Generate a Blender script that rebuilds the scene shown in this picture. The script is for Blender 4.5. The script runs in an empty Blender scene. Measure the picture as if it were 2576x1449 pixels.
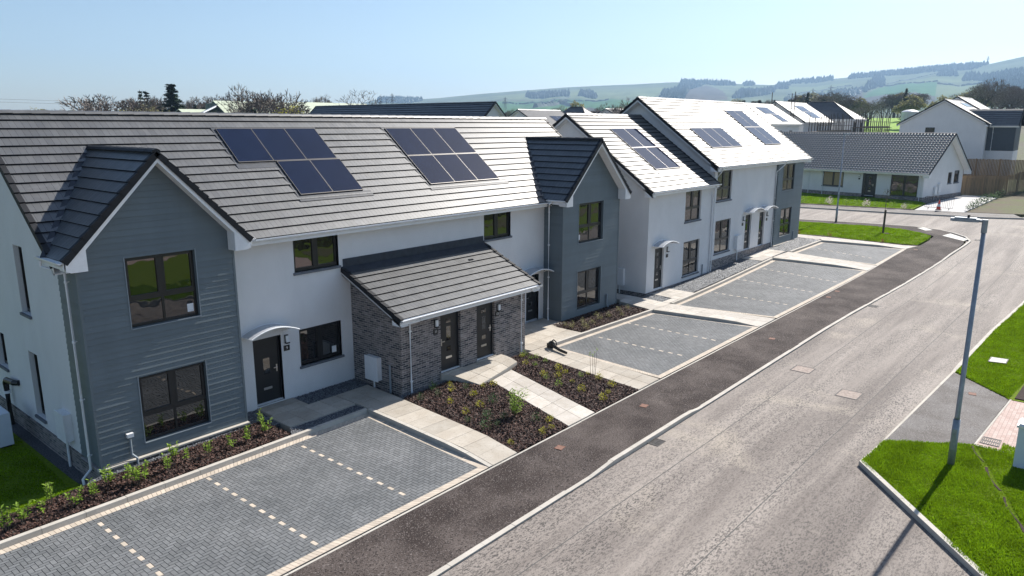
import bpy, bmesh, math, random
import numpy as np
from mathutils import Vector, Matrix
from mathutils.geometry import tessellate_polygon
sc = bpy.context.scene
COL = sc.collection
PI = math.pi
R = math.radians
rnd = random.Random(7)

# ------------------------------------------------------------ camera, light
CAM = (-6.226, -19.501, 8.574)
cam = bpy.data.cameras.new('camera')
cam.sensor_fit = 'HORIZONTAL'; cam.sensor_width = 36.0
cam.lens = 36.0 * 1840.22 / 2576.0
cam.clip_start = 0.1; cam.clip_end = 12000
co = bpy.data.objects.new('camera', cam); COL.objects.link(co)
yaw, pitch, roll = 0.7027, -0.2192, 0.00143
Fv = Vector((math.cos(pitch)*math.cos(yaw), math.cos(pitch)*math.sin(yaw), math.sin(pitch)))
Rv = Vector((math.sin(yaw), -math.cos(yaw), 0)); Uv = Rv.cross(Fv)
R2 = Rv*math.cos(roll)+Uv*math.sin(roll); U2 = Uv*math.cos(roll)-Rv*math.sin(roll)
m = Matrix((R2, U2, -Fv)).transposed().to_4x4(); m.translation = Vector(CAM)
co.matrix_world = m
sc.camera = co

SUN_AZ, SUN_EL = -1.8, 40.0          # degrees from +x towards +y; elevation
w = bpy.data.worlds.new("World"); sc.world = w; w.use_nodes = True
nt = w.node_tree; nt.nodes.clear()
sky = nt.nodes.new('ShaderNodeTexSky'); sky.sky_type = 'NISHITA'; sky.sun_disc = False
sky.sun_elevation = R(SUN_EL); sky.sun_rotation = R(90-SUN_AZ)
sky.altitude = 50; sky.air_density = 1.0; sky.dust_density = 0.8; sky.ozone_density = 2.3
bg = nt.nodes.new('ShaderNodeBackground'); bg.inputs['Strength'].default_value = 0.076
wo = nt.nodes.new('ShaderNodeOutputWorld')
nt.links.new(sky.outputs[0], bg.inputs[0]); nt.links.new(bg.outputs[0], wo.inputs[0])
sl = bpy.data.lights.new('sun', 'SUN'); sl.energy = 5.0; sl.use_shadow = True; sl.angle = R(0.53); sl.color = (1.0, 0.945, 0.87)
so = bpy.data.objects.new('sun', sl); COL.objects.link(so)
sd = Vector((math.cos(R(SUN_EL))*math.cos(R(SUN_AZ)), math.cos(R(SUN_EL))*math.sin(R(SUN_AZ)), math.sin(R(SUN_EL))))
so.rotation_euler = (-sd).to_track_quat('-Z', 'Y').to_euler()
so.location = (40, 0, 60)
sc.view_settings.view_transform = 'Standard'; sc.view_settings.look = 'None'
sc.view_settings.exposure = 0.82; sc.view_settings.gamma = 1.0
sc.view_settings.use_curve_mapping = False
sc.render.engine = 'CYCLES'
sc.cycles.max_bounces = 6; sc.cycles.diffuse_bounces = 2; sc.cycles.glossy_bounces = 3
sc.cycles.transmission_bounces = 3; sc.cycles.volume_bounces = 0; sc.cycles.transparent_max_bounces = 8

# ------------------------------------------------------------ helpers
def tag(o, label=None, cat=None, group=None, kind=None):
    if label: o['label'] = label
    if cat: o['category'] = cat
    if group: o['group'] = group
    if kind: o['kind'] = kind
    return o

def thing(name, loc, label, cat, group=None, rz=0):
    o = bpy.data.objects.new(name, None); COL.objects.link(o)
    o.empty_display_size = .3
    o.location = loc; o.rotation_euler = (0, 0, rz)
    return tag(o, label, cat, group)

XF = [None]      # extra transform for buildings set at an angle
class MB:
    def __init__(s): s.v = []; s.f = []; s.m = []
    def poly(s, pts, mi=0):
        n = len(s.v); s.v += [tuple(p) for p in pts]; s.f.append(tuple(range(n, n+len(pts)))); s.m.append(mi)
    def box(s, x0, x1, y0, y1, z0, z1, mi=0):
        s.hexa([(x0,y0,z0),(x1,y0,z0),(x1,y1,z0),(x0,y1,z0),(x0,y0,z1),(x1,y0,z1),(x1,y1,z1),(x0,y1,z1)], mi)
    def hexa(s, p, mi=0):
        n = len(s.v); s.v += [tuple(q) for q in p]
        for f in ((0,3,2,1),(4,5,6,7),(0,1,5,4),(1,2,6,5),(2,3,7,6),(3,0,4,7)):
            s.f.append(tuple(n+i for i in f)); s.m.append(mi)
    def fbox(s, F, a0, a1, b0, b1, c0, c1, mi=0):
        P = F.p
        s.hexa([P(a0,b0,c0),P(a1,b0,c0),P(a1,b0,c1),P(a0,b0,c1),P(a0,b1,c0),P(a1,b1,c0),P(a1,b1,c1),P(a0,b1,c1)], mi)
    def prism(s, pts, d, mi=0):
        """closed prism: polygon pts (3d) extruded by vector d"""
        d = Vector(d); A = [Vector(p) for p in pts]; B = [p+d for p in A]; n = len(A)
        s.poly(A[::-1], mi); s.poly(B, mi)
        for i in range(n):
            j = (i+1) % n; s.poly([A[i], A[j], B[j], B[i]], mi)
    def tube(s, pts, r, n=6, mi=0, r1=None, cap=True):
        pts = [Vector(p) for p in pts]; k = len(pts); base = len(s.v)
        for i, p in enumerate(pts):
            if i == 0: t = pts[1]-p
            elif i == k-1: t = p-pts[i-1]
            else: t = (pts[i+1]-p).normalized()+(p-pts[i-1]).normalized()
            if t.length < 1e-9: t = Vector((0,0,1))
            t.normalize()
            a = t.orthogonal() if abs(t.z) > .95 else t.cross(Vector((0,0,1)))
            a.normalize(); b = t.cross(a)
            rr = r if r1 is None else r+(r1-r)*i/(k-1)
            for j in range(n):
                an = 2*PI*j/n; s.v.append(tuple(p+a*rr*math.cos(an)+b*rr*math.sin(an)))
        for i in range(k-1):
            for j in range(n):
                q = base+i*n; j2 = (j+1) % n
                s.f.append((q+j, q+j2, q+n+j2, q+n+j)); s.m.append(mi)
        if cap:
            s.f.append(tuple(base+j for j in range(n))[::-1]); s.m.append(mi)
            s.f.append(tuple(base+(k-1)*n+j for j in range(n))); s.m.append(mi)
    def lathe(s, cx, cy, prof, n=16, mi=0):
        base = len(s.v); k = len(prof)
        for r, z in prof:
            for j in range(n):
                an = 2*PI*j/n; s.v.append((cx+r*math.cos(an), cy+r*math.sin(an), z))
        for i in range(k-1):
            for j in range(n):
                q = base+i*n; j2 = (j+1) % n
                s.f.append((q+j, q+j2, q+n+j2, q+n+j)); s.m.append(mi)
        s.f.append(tuple(base+(k-1)*n+j for j in range(n))); s.m.append(mi)
        s.f.append(tuple(base+j for j in range(n))[::-1]); s.m.append(mi)
    def build(s, name, mats, parent=None, smooth=False, local=False):
        me = bpy.data.meshes.new(name); me.from_pydata(s.v, [], s.f)
        if XF[0] is not None: me.transform(XF[0])
        if not isinstance(mats, (list, tuple)): mats = [mats]
        for mt in mats: me.materials.append(mt)
        if len(mats) > 1: me.polygons.foreach_set('material_index', s.m)
        if smooth: me.polygons.foreach_set('use_smooth', [True]*len(me.polygons))
        me.update()
        o = bpy.data.objects.new(name, me); COL.objects.link(o)
        if parent is not None:
            o.parent = parent
            if not local and parent.type == 'EMPTY':
                M = Matrix.Translation(parent.location) @ Matrix.Rotation(parent.rotation_euler[2], 4, 'Z')
                o.matrix_parent_inverse = M.inverted()
        return o

class Fr:
    """wall frame: a along the wall, b up, c outwards"""
    def __init__(s, O, u, n): s.O = Vector(O); s.u = Vector(u); s.n = Vector(n); s.k = Vector((0,0,1))
    def p(s, a, b, c=0): return s.O+s.u*a+s.k*b+s.n*c

def copy_tree(o, loc=None, rz=None, scale=None, label=None):
    c = o.copy(); COL.objects.link(c)
    if loc is not None: c.location = loc
    if rz is not None: c.rotation_euler = (0, 0, rz)
    if scale is not None: c.scale = scale if isinstance(scale, tuple) else (scale,)*3
    if label: c['label'] = label
    for ch in [k for k in o.children]:
        d = ch.copy(); COL.objects.link(d); d.parent = c
        for g in [k for k in ch.children]:
            e = g.copy(); COL.objects.link(e); e.parent = d
    return c

# ------------------------------------------------------------ materials
def newmat(name):
    mt = bpy.data.materials.new(name); mt.use_nodes = True
    nt = mt.node_tree; nt.nodes.clear()
    out = nt.nodes.new('ShaderNodeOutputMaterial'); b = nt.nodes.new('ShaderNodeBsdfPrincipled')
    nt.links.new(b.outputs[0], out.inputs[0])
    return mt, nt, b
def N(nt, t, **kw):
    n = nt.nodes.new(t)
    for k, v in kw.items(): setattr(n, k, v)
    return n
def lk(nt, a, b): nt.links.new(a, b)
def coord(nt, scale=(1,1,1)):
    tc = N(nt, 'ShaderNodeTexCoord'); mp = N(nt, 'ShaderNodeMapping'); mp.inputs['Scale'].default_value = scale
    lk(nt, tc.outputs['Object'], mp.inputs[0]); return mp.outputs[0]
def noise(nt, vec, scale, detail=3, rough=.5, dist=0):
    n = N(nt, 'ShaderNodeTexNoise'); n.inputs['Scale'].default_value = scale; n.inputs['Detail'].default_value = detail
    n.inputs['Roughness'].default_value = rough; n.inputs['Distortion'].default_value = dist
    lk(nt, vec, n.inputs['Vector']); return n.outputs['Fac']
def ramp(nt, fac, stops):
    r = N(nt, 'ShaderNodeValToRGB'); e = r.color_ramp.elements
    while len(e) < len(stops): e.new(.5)
    for i, (p, c) in enumerate(stops):
        e[i].position = p; e[i].color = (c[0], c[1], c[2], 1) if isinstance(c, (tuple, list)) else (c, c, c, 1)
    lk(nt, fac, r.inputs[0]); return r.outputs[0]
def mix(nt, a, b, fac, mode='MIX'):
    n = N(nt, 'ShaderNodeMix', data_type='RGBA', blend_type=mode)
    for s, v in ((n.inputs[6], a), (n.inputs[7], b)):
        if isinstance(v, (tuple, list)): s.default_value = (v[0], v[1], v[2], 1)
        elif isinstance(v, float): s.default_value = (v, v, v, 1)
        else: lk(nt, v, s)
    if isinstance(fac, (float, int)): n.inputs[0].default_value = fac
    else: lk(nt, fac, n.inputs[0])
    return n.outputs[2]
def bump(nt, b, h, strength, dist=.02):
    n = N(nt, 'ShaderNodeBump'); n.inputs['Strength'].default_value = strength; n.inputs['Distance'].default_value = dist
    lk(nt, h, n.inputs['Height']); lk(nt, n.outputs[0], b.inputs['Normal'])
def island(nt, lo, hi):
    g = N(nt, 'ShaderNodeNewGeometry'); return ramp(nt, g.outputs['Random Per Island'], [(0, lo), (1, hi)])

def simple(name, col, rough=.6, spec=.5, metal=0, var=0, vs=3, isl=0, bmp=0, bs=60, bd=.005, ior=None, vec=(1,1,1)):
    mt, nt, b = newmat(name)
    c = coord(nt, vec)
    cur = None
    if var:
        f = noise(nt, c, vs, 4, .6)
        cur = ramp(nt, f, [(.3, tuple(x*(1-var) for x in col)), (.7, tuple(x*(1+var) for x in col))])
    if isl:
        i = island(nt, 1-isl, 1+isl)
        cur = mix(nt, cur if cur is not None else tuple(col), i, 1.0, 'MULTIPLY')
    if cur is None: b.inputs['Base Color'].default_value = (*col, 1)
    else: lk(nt, cur, b.inputs['Base Color'])
    b.inputs['Roughness'].default_value = rough; b.inputs['Metallic'].default_value = metal
    b.inputs['Specular IOR Level'].default_value = spec
    if ior: b.inputs['IOR'].default_value = ior
    if bmp: bump(nt, b, noise(nt, c, bs, 3, .6), bmp, bd)
    return mt

def speckled(name, base, dark, dsc, dlo, dhi, blot=None, blotscale=.5, rough=.8, spec=.3, bs=120, bstr=.5, stretch=(1,1,1), light=None):
    """ground: base colour with small specks (dark) and large blotches"""
    mt, nt, b = newmat(name)
    c = coord(nt); cs = coord(nt, stretch)
    cur = base
    if blot: cur = mix(nt, base, blot, ramp(nt, noise(nt, cs, blotscale, 5, .6, .3), [(.38, 0.), (.66, 1.)]))
    f = noise(nt, c, dsc, 3, .75)
    cur = mix(nt, cur, dark, ramp(nt, f, [(dlo, 0.), (dhi, 1.)]))
    if light:
        f2 = noise(nt, c, dsc*1.37, 2, .7)
        cur = mix(nt, cur, light, ramp(nt, f2, [(.58, 0.), (.66, 1.)]))
    lk(nt, cur, b.inputs['Base Color'])
    b.inputs['Roughness'].default_value = rough; b.inputs['Specular IOR Level'].default_value = spec
    bump(nt, b, noise(nt, c, bs, 2, .6), bstr, .01)
    return mt

M = {}
M['render'] = speckled('white_render', (.74,.735,.73), (.36,.36,.36), 45, .60, .70, blot=(.695,.69,.685), blotscale=1.1, rough=.85, bs=90, bstr=.35, stretch=(1,1,.6))
M['render_cream'] = M['render']
M['clad'] = simple('blue_grey_cladding', (.130,.160,.176), rough=.5, spec=.4, var=.06, vs=2.0, isl=.06, bmp=.05, bs=6, bd=.02, vec=(1,1,.3))
M['clad_dark'] = simple('slate_grey_cladding', (.06,.075,.09), rough=.6, spec=.3, var=.08, isl=.04)
def roofmat(name, base, rough, spec):
    mt, nt, b = newmat(name); c = coord(nt)
    cur = mix(nt, tuple(base), island(nt, .86, 1.14), 1.0, 'MULTIPLY')
    cur = mix(nt, cur, tuple(x*1.8 for x in base), ramp(nt, noise(nt, c, 1.3, 5, .65, .5), [(.56, 0.), (.75, .6)]))
    lk(nt, cur, b.inputs['Base Color'])
    lk(nt, ramp(nt, noise(nt, c, 3, 4, .6), [(.3, rough-.05), (.7, rough+.05)]), b.inputs['Roughness'])
    b.inputs['Specular IOR Level'].default_value = spec
    bump(nt, b, noise(nt, c, 45, 3, .6), .3, .004)
    return mt
M['tile'] = roofmat('grey_concrete_tile', (.082,.084,.086), .47, .9)
M['tile_edge_shade'] = simple('tile_edge_shade', (.008,.008,.010), rough=.9, spec=.05)  # near-black: shadow line under each tile course put into the edge colour
M['tile_dark'] = simple('dark_verge', (.016,.017,.02), rough=.6, spec=.25, var=.2, bmp=.2)
M['lead'] = simple('lead_flashing', (.035,.042,.055), rough=.55, spec=.3, var=.25, vs=5, bmp=.3, bs=8)
M['upvc'] = simple('white_upvc', (.78,.79,.80), rough=.35, spec=.5, var=.05, vs=6)
M['grey_pvc'] = simple('grey_pvc', (.23,.27,.30), rough=.4)
M['frame'] = simple('anthracite_frame', (.012,.013,.015), rough=.35, spec=.5)
M['doorp'] = simple('door_leaf', (.014,.015,.017), rough=.42, spec=.45, var=.1, bmp=.1, bs=40)
M['sill'] = simple('concrete_sill', (.13,.14,.16), rough=.8, var=.15, bmp=.2)
M['steel'] = simple('bright_steel', (.6,.6,.6), rough=.3, metal=1)
M['galv'] = simple('galvanised_steel', (.28,.31,.345), rough=.5, metal=.45, var=.18, vs=6)
M['iron'] = simple('cast_iron', (.045,.04,.038), rough=.7, var=.3, vs=12)
M['rust'] = simple('rusty_iron', (.20,.10,.07), rough=.85, var=.3, vs=20)
M['cream_block'] = simple('cream_block', (.50,.43,.35), rough=.85, var=.1, isl=.12, bmp=.3)
M['sand'] = simple('joint_sand', (.045,.045,.045), rough=.95)
M['kerb'] = speckled('kerb_concrete', (.52,.485,.43), (.30,.28,.25), 30, .58, .75, blot=(.43,.40,.35), blotscale=1.2, rough=.85, bs=80, bstr=.3)
M['slab'] = speckled('paving_slab', (.40,.355,.295), (.26,.225,.18), 12, .55, .8, blot=(.47,.43,.37), blotscale=1.6, rough=.85, bs=80, bstr=.3)
M['slab_pale'] = speckled('pale_paving_slab', (.53,.49,.44), (.36,.33,.29), 10, .58, .8, blot=(.44,.40,.345), blotscale=2.5, rough=.8, bs=80, bstr=.3)
M['white_slab'] = speckled('white_slab', (.60,.58,.53), (.45,.42,.36), 20, .6, .8, rough=.8)
M['plate'] = simple('manhole_plate', (.33,.27,.235), rough=.8, spec=.2, var=.3, vs=14, bmp=1, bs=22, bd=.02)
M['blk'] = simple('black_plastic', (.012,.012,.013), rough=.35, spec=.5)
M['wood_fence'] = simple('timber_fence', (.27,.185,.105), rough=.85, isl=.22, var=.15, vs=6, vec=(1,1,.2))
M['bark'] = simple('bark', (.075,.06,.045), rough=.95, var=.3, vs=8)
M['twig'] = simple('twigs', (.17,.14,.118), rough=.95, isl=.35)
def leafy(name, col, isl=.4, tr=.45, var=0, vs=1, rough=.6, spec=.25):
    mt = simple(name, col, rough=rough, spec=spec, isl=isl, var=var, vs=vs); nt = mt.node_tree
    b = [n for n in nt.nodes if n.type == 'BSDF_PRINCIPLED'][0]; out = [n for n in nt.nodes if n.type == 'OUTPUT_MATERIAL'][0]
    t = N(nt, 'ShaderNodeBsdfTranslucent'); lk(nt, b.inputs['Base Color'].links[0].from_socket, t.inputs[0])
    mx = N(nt, 'ShaderNodeMixShader'); mx.inputs[0].default_value = tr; lk(nt, b.outputs[0], mx.inputs[1]); lk(nt, t.outputs[0], mx.inputs[2]); lk(nt, mx.outputs[0], out.inputs[0])
    return mt
M['leaf_green'] = leafy('leaf_green', (.22,.34,.04), 0.4)
M['leaf_yellow'] = leafy('leaf_yellow', (.42,.40,.035), 0.35)
M['leaf_dark'] = leafy('leaf_dark', (.06,.12,.04), 0.4)
M['leaf_red'] = leafy('leaf_red', (.22,.07,.04), 0.5)
M['leaf_olive'] = leafy('leaf_olive', (.24,.23,.10), 0.35)
M['needle'] = leafy('needle', (.022,.042,.024), 0.4, tr=.15)
M['flower'] = leafy('flower', (.65,.55,.55), 0.3)
M['grassblade'] = leafy('grass_blade', (.175,.29,.008), .3, tr=.45, var=.25, vs=1.3, rough=.9, spec=.05)
M['bark_chip'] = simple('bark_chip', (.060,.028,.020), rough=.8, isl=.9)
M['pebble'] = simple('pebble', (.13,.14,.155), rough=.6, isl=.55)
M['red'] = simple('orange_red_plastic', (.75,.055,.02), rough=.45)
M['whiteplast'] = simple('white_plastic', (.75,.75,.75), rough=.4)
M['hp'] = simple('heat_pump_casing', (.62,.68,.76), rough=.45)
M['scaf'] = simple('scaffold_tube', (.09,.075,.065), rough=.7, metal=.3, isl=.3)
M['board'] = simple('scaffold_board', (.22,.17,.12), rough=.9, isl=.3)
M['barn'] = speckled('barn_sheet', (.50,.55,.42), (.42,.46,.35), 2, .5, .8, rough=.7)
M['barn_dark'] = simple('barn_dark_sheet', (.085,.13,.115), rough=.7, var=.15)
M['tank'] = simple('tank_white', (.55,.56,.6), rough=.5, var=.2, vs=.8)
M['blind'] = simple('blind', (.35,.27,.16), rough=.8, var=.25, vs=8, vec=(8,8,.2))
M['lens'] = simple('lamp_lens', (.75,.78,.8), rough=.25)
M['polyc'] = simple('polycarbonate', (.42,.44,.47), rough=.25, spec=.6)

def glass():
    mt, nt, b = newmat('window_glass'); c = coord(nt)
    b.inputs['Base Color'].default_value = (.010,.011,.013,1); b.inputs['Roughness'].default_value = .02
    b.inputs['IOR'].default_value = 1.95; b.inputs['Specular IOR Level'].default_value = .5
    bump(nt, b, noise(nt, c, 1.3, 2, .5), .16, .05)
    return mt
M['glass'] = glass()
def solar():
    mt, nt, b = newmat('solar_glass'); c = coord(nt)
    cur = ramp(nt, noise(nt, c, 2, 3, .5), [(.3, (.004,.009,.028)), (.7, (.006,.012,.036))])
    lk(nt, cur, b.inputs['Base Color']); b.inputs['Roughness'].default_value = .05
    b.inputs['IOR'].default_value = 1.45; b.inputs['Specular IOR Level'].default_value = .5
    return mt
M['solar'] = solar(); M['solar'].node_tree.nodes['Principled BSDF'].inputs['Specular IOR Level'].default_value = .42
M['alu'] = simple('panel_rail', (.13,.12,.11), rough=.42, metal=.3)

def brick(name, c1, c2, mortar, w=.225, h=.075):
    mt, nt, b = newmat(name)
    tc = N(nt, 'ShaderNodeTexCoord'); sx = N(nt, 'ShaderNodeSeparateXYZ'); lk(nt, tc.outputs['Object'], sx.inputs[0])
    ad = N(nt, 'ShaderNodeMath', operation='ADD'); lk(nt, sx.outputs[0], ad.inputs[0]); lk(nt, sx.outputs[1], ad.inputs[1])
    cb = N(nt, 'ShaderNodeCombineXYZ'); lk(nt, ad.outputs[0], cb.inputs[0]); lk(nt, sx.outputs[2], cb.inputs[1])
    t = N(nt, 'ShaderNodeTexBrick'); t.offset = .5
    t.inputs['Scale'].default_value = 1; t.inputs['Brick Width'].default_value = w; t.inputs['Row Height'].default_value = h
    t.inputs['Mortar Size'].default_value = .009; t.inputs['Mortar Smooth'].default_value = .1; t.inputs['Bias'].default_value = 0
    t.inputs['Color1'].default_value = (*c1, 1); t.inputs['Color2'].default_value = (*c2, 1); t.inputs['Mortar'].default_value = (*mortar, 1)
    lk(nt, cb.outputs[0], t.inputs['Vector'])
    cur = mix(nt, t.outputs['Color'], ramp(nt, noise(nt, tc.outputs['Object'], 5, 4, .6), [(.3, .8), (.7, 1.25)]), 1.0, 'MULTIPLY')
    lk(nt, cur, b.inputs['Base Color']); b.inputs['Roughness'].default_value = .85
    inv = N(nt, 'ShaderNodeMath', operation='SUBTRACT'); inv.inputs[0].default_value = 1; lk(nt, t.outputs['Fac'], inv.inputs[1])
    bump(nt, b, inv.outputs[0], .5, .01)
    return mt
M['brick'] = brick('grey_brick', (.035,.035,.042), (.25,.215,.20), (.36,.33,.31))
M['red_paver'] = brick('red_block_paving', (.42,.25,.22), (.52,.36,.32), (.28,.20,.17), .2, .1)
# block pavers laid flat need x / y coordinates
def paver_flat():
    mt, nt, b = newmat('pink_block_paving'); c = coord(nt)
    t = N(nt, 'ShaderNodeTexBrick'); t.inputs['Scale'].default_value = 1; t.inputs['Brick Width'].default_value = .2
    t.inputs['Row Height'].default_value = .1; t.inputs['Mortar Size'].default_value = .005
    t.inputs['Color1'].default_value = (.40,.28,.24,1); t.inputs['Color2'].default_value = (.50,.39,.345,1); t.inputs['Mortar'].default_value = (.24,.18,.16,1)
    lk(nt, c, t.inputs['Vector']); lk(nt, t.outputs['Color'], b.inputs['Base Color']); b.inputs['Roughness'].default_value = .85
    return mt
M['pink'] = paver_flat()
M['block'] = speckled('grey_block', (.132,.138,.142), (.085,.088,.092), 45, .55, .75, blot=(.18,.185,.188), blotscale=.7, rough=.75, bs=90, bstr=.3)
def block_isl():
    nt = M['block'].node_tree; b = [n for n in nt.nodes if n.type == 'BSDF_PRINCIPLED'][0]
    src = b.inputs['Base Color'].links[0].from_socket
    lk(nt, mix(nt, src, island(nt, .86, 1.14), 1.0, 'MULTIPLY'), b.inputs['Base Color'])
block_isl()
for k in ('slab', 'slab_pale'):
    nt_ = M[k].node_tree; b_ = [n for n in nt_.nodes if n.type == 'BSDF_PRINCIPLED'][0]
    lk(nt_, mix(nt_, b_.inputs['Base Color'].links[0].from_socket, island(nt_, .85, 1.1), 1.0, 'MULTIPLY'), b_.inputs['Base Color'])
def roadmat():
    mt, nt, b = newmat('dusty_road'); c = coord(nt); cs = coord(nt, (.10,1.15,1)); c2 = coord(nt, (.7,1.6,1))
    wear = ramp(nt, noise(nt, cs, .75, 5, .65, .4), [(.36, 0.), (.66, 1.)])
    cur = mix(nt, (.335,.295,.262), (.175,.150,.134), wear)
    cur = mix(nt, cur, (.40,.35,.29), ramp(nt, noise(nt, c, .33, 4, .6, .6), [(.56, 0.), (.75, .8)]))
    sp = ramp(nt, noise(nt, c2, 16, 4, .8), [(.495, 0.), (.56, 1.)])
    amt = mix(nt, (.30,.30,.30), (.92,.92,.92), ramp(nt, noise(nt, cs, 1.1, 4, .6), [(.35, 0.), (.62, 1.)]))
    m2 = N(nt, 'ShaderNodeMath', operation='MULTIPLY'); lk(nt, sp, m2.inputs[0]); lk(nt, amt, m2.inputs[1])
    cur = mix(nt, cur, (.062,.056,.053), m2.outputs[0])
    lk(nt, cur, b.inputs['Base Color']); b.inputs['Roughness'].default_value = .8; b.inputs['Specular IOR Level'].default_value = .25
    bump(nt, b, noise(nt, c, 45, 3, .7), .8, .012); return mt
M['road'] = roadmat()
M['footway'] = speckled('dark_tarmac', (.042,.032,.029), (.020,.016,.015), 24, .50, .62, blot=(.125,.104,.094), blotscale=.55, rough=.9, spec=.15, bs=70, bstr=.7, light=(.20,.175,.165))
M['tar_grey'] = speckled('grey_tarmac', (.095,.083,.076), (.05,.044,.041), 24, .52, .66, blot=(.17,.16,.155), blotscale=.9, rough=.8, bs=70, bstr=.7, light=(.26,.24,.23))
M['seam'] = simple('road_seam', (.10,.095,.09), rough=.9, var=.3, vs=10)
M['mulch'] = speckled('mulch_base', (.040,.022,.017), (.012,.008,.007), 25, .45, .6, blot=(.06,.036,.028), blotscale=2, rough=.95, bs=40, bstr=1)
M['gravel'] = speckled('gravel_base', (.085,.09,.10), (.02,.02,.024), 30, .45, .58, rough=.85, bs=40, bstr=1, light=(.24,.25,.27))
M['turf'] = speckled('turf', (.125,.195,.008), (.06,.10,.006), 14, .45, .65, blot=(.155,.215,.012), blotscale=1.1, rough=.95, spec=.1, bs=50, bstr=1)
M['soil'] = speckled('garden_soil', (.12,.095,.06), (.06,.05,.03), 6, .45, .7, blot=(.10,.125,.035), blotscale=.35, rough=.95, bs=20, bstr=1)
M['ground'] = speckled('open_ground', (.11,.10,.07), (.06,.06,.04), 1.5, .45, .7, blot=(.09,.12,.035), blotscale=.03, rough=.95, bs=8, bstr=.6)
M['field'] = speckled('spring_field', (.20,.34,.03), (.16,.28,.025), .3, .45, .7, rough=.95, bs=8, bstr=.5)
M['drive'] = speckled('pale_drive', (.48,.47,.46), (.36,.35,.34), 8, .5, .75, rough=.8)

# ------------------------------------------------------------ terrain
def ss(t):
    t = min(1.0, max(0.0, t)); return t*t*(3-2*t)
def hgt(x, y):
    d = math.hypot(x+6.2, y+19.5)
    return (.4*ss((x-25)/17)*min(1, max(0, (y+7.9)/5.2))*(1-ss((x-53)/6)) + .8*ss((x-35)/38)
            + 2.2*ss((x-90)/18) + 8.2*ss((d-115)/200))
def polar(name, mat, rings, a0, a1, na, zf, closed=False, matfn=None):
    A = np.linspace(a0, a1, na, endpoint=not closed)
    v = []; f = []; mi = []
    for r in rings:
        for a in A:
            x = CAM[0]+r*math.cos(R(a)); y = CAM[1]+r*math.sin(R(a)); v.append((x, y, zf(x, y, r, a)))
    n = na
    for i in range(len(rings)-1):
        for j in range(n if closed else n-1):
            j2 = (j+1) % n
            f.append((i*n+j, (i+1)*n+j, (i+1)*n+j2, i*n+j2))
            if matfn: mi.append(matfn(.5*(rings[i]+rings[i+1]), .5*(A[j]+A[j2])))
    me = bpy.data.meshes.new(name); me.from_pydata(v, [], f)
    for mt in (mat if isinstance(mat, list) else [mat]): me.materials.append(mt)
    if matfn: me.polygons.foreach_set('material_index', mi)
    me.polygons.foreach_set('use_smooth', [True]*len(f)); me.update()
    o = bpy.data.objects.new(name, me); COL.objects.link(o); return o
rings = [0.5]; 
while rings[-1] < 4250: rings.append(rings[-1]+max(1.6, rings[-1]*.035))
o = polar('ground', M['ground'], rings, 0, 360, 300, lambda x, y, r, a: hgt(x, y)-.2-.35*(1-ss((r-26)/14))-(0 if r < 640 else min(8, (r-640)*.02)), True)
tag(o, kind='structure')

SKY = [(-25,2.5),(-8,4.6),(1.31,4.757),(4.07,4.636),(6.47,4.206),(7.4,4.01),(8.43,3.788),(10.17,3.732),(12.43,3.557),(14.79,3.369),(17.26,3.167),(20.09,2.954),(21.41,2.812),(23.87,2.931),(26.96,3.081),(28.39,3.096),(31,2.976),(33.94,2.878),(36.32,2.77),(39.92,2.511),(42.93,2.271),(45.93,1.969),(47.42,1.874),(50.61,1.796),(51.84,1.5),(55.86,1.074),(62.91,.584),(74.56,.408),(80.34,.278),(90,.25)]
SA = np.array([a for a, b in SKY]); SE = np.array([b for a, b in SKY])
R0, R1 = 700.0, 3600.0
def hill_z(r, a, fine=True):
    H = float(np.interp(a, SA, SE)); t = (r-R0)/(R1-R0)
    if t < 0: return 8.57+R0*math.tan(R(.25))+t*120
    if t <= 1:
        e = .25+(H-.25)*t
        und = (math.sin(a*1.3+t*7)*.5+math.sin(a*3.1-t*11+1)*.3+math.sin(a*7.3+t*23)*.12)*.05*(H-.2)*math.sin(PI*t)
        return 8.57+r*math.tan(R(e+und))
    z1 = 8.57+R1*math.tan(R(H)); return z1*(1-ss((t-1)/.25)*.8)
def inside(x, y, P):
    c = False; n = len(P); j = n-1
    for i in range(n):
        if (P[i][1] > y) != (P[j][1] > y) and x < (P[j][0]-P[i][0])*(y-P[i][1])/(P[j][1]-P[i][1]+1e-12)+P[i][0]: c = not c
        j = i
    return c
# land cover of the hill as (bearing in degrees, share of the way up the slope)
FIELDS = [(1, [(15.51,.56),(14.97,.66),(14.1,.76),(11.02,.73),(10.99,.52),(13.27,.57),(15.22,.56)]),
 (2, [(10.98,.69),(8.44,.66),(8.27,.49),(9.51,.45),(10.93,.43)]), (2, [(13.5,.80),(9.6,.86),(8.6,.73),(11,.75),(13.9,.79)]),
 (3, [(15.39,.56),(11.08,.53),(11.02,.36),(16.36,.42)]), (3, [(27.71,.60),(27.41,.8),(25.91,.93),(24.7,.81),(24.24,.60),(26.43,.53)]),
 (3, [(17.04,.7),(15.56,.74),(15.27,.54),(16.64,.44),(20,.5)]), (2, [(25.2,.93),(21.5,.85),(18.5,.80),(20,.9),(23,.96)]),
 (1, [(47,.05),(47,.62),(40,.66),(33,.62),(30,.5),(30,.05)]), (2, [(33,.64),(30,.6),(28.5,.9),(36,.9),(42,.9),(40,.72)]), (3, [(36,.28),(33,.2),(34.5,.42)]),
 (2, [(20,.72),(17,.78),(16,.88),(20,.86)]), (4, [(7,.45),(5,.5),(0,.5),(0,.3),(6.5,.33)])]
def hillmat(r, a):
    t = (r-R0)/(R1-R0); k = 0
    for i, P in FIELDS:
        if inside(a, t, P): k = i
    return k
def hillm(n, c, v=.2): return simple(n, c, rough=1, spec=0, var=v, vs=.004)
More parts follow.
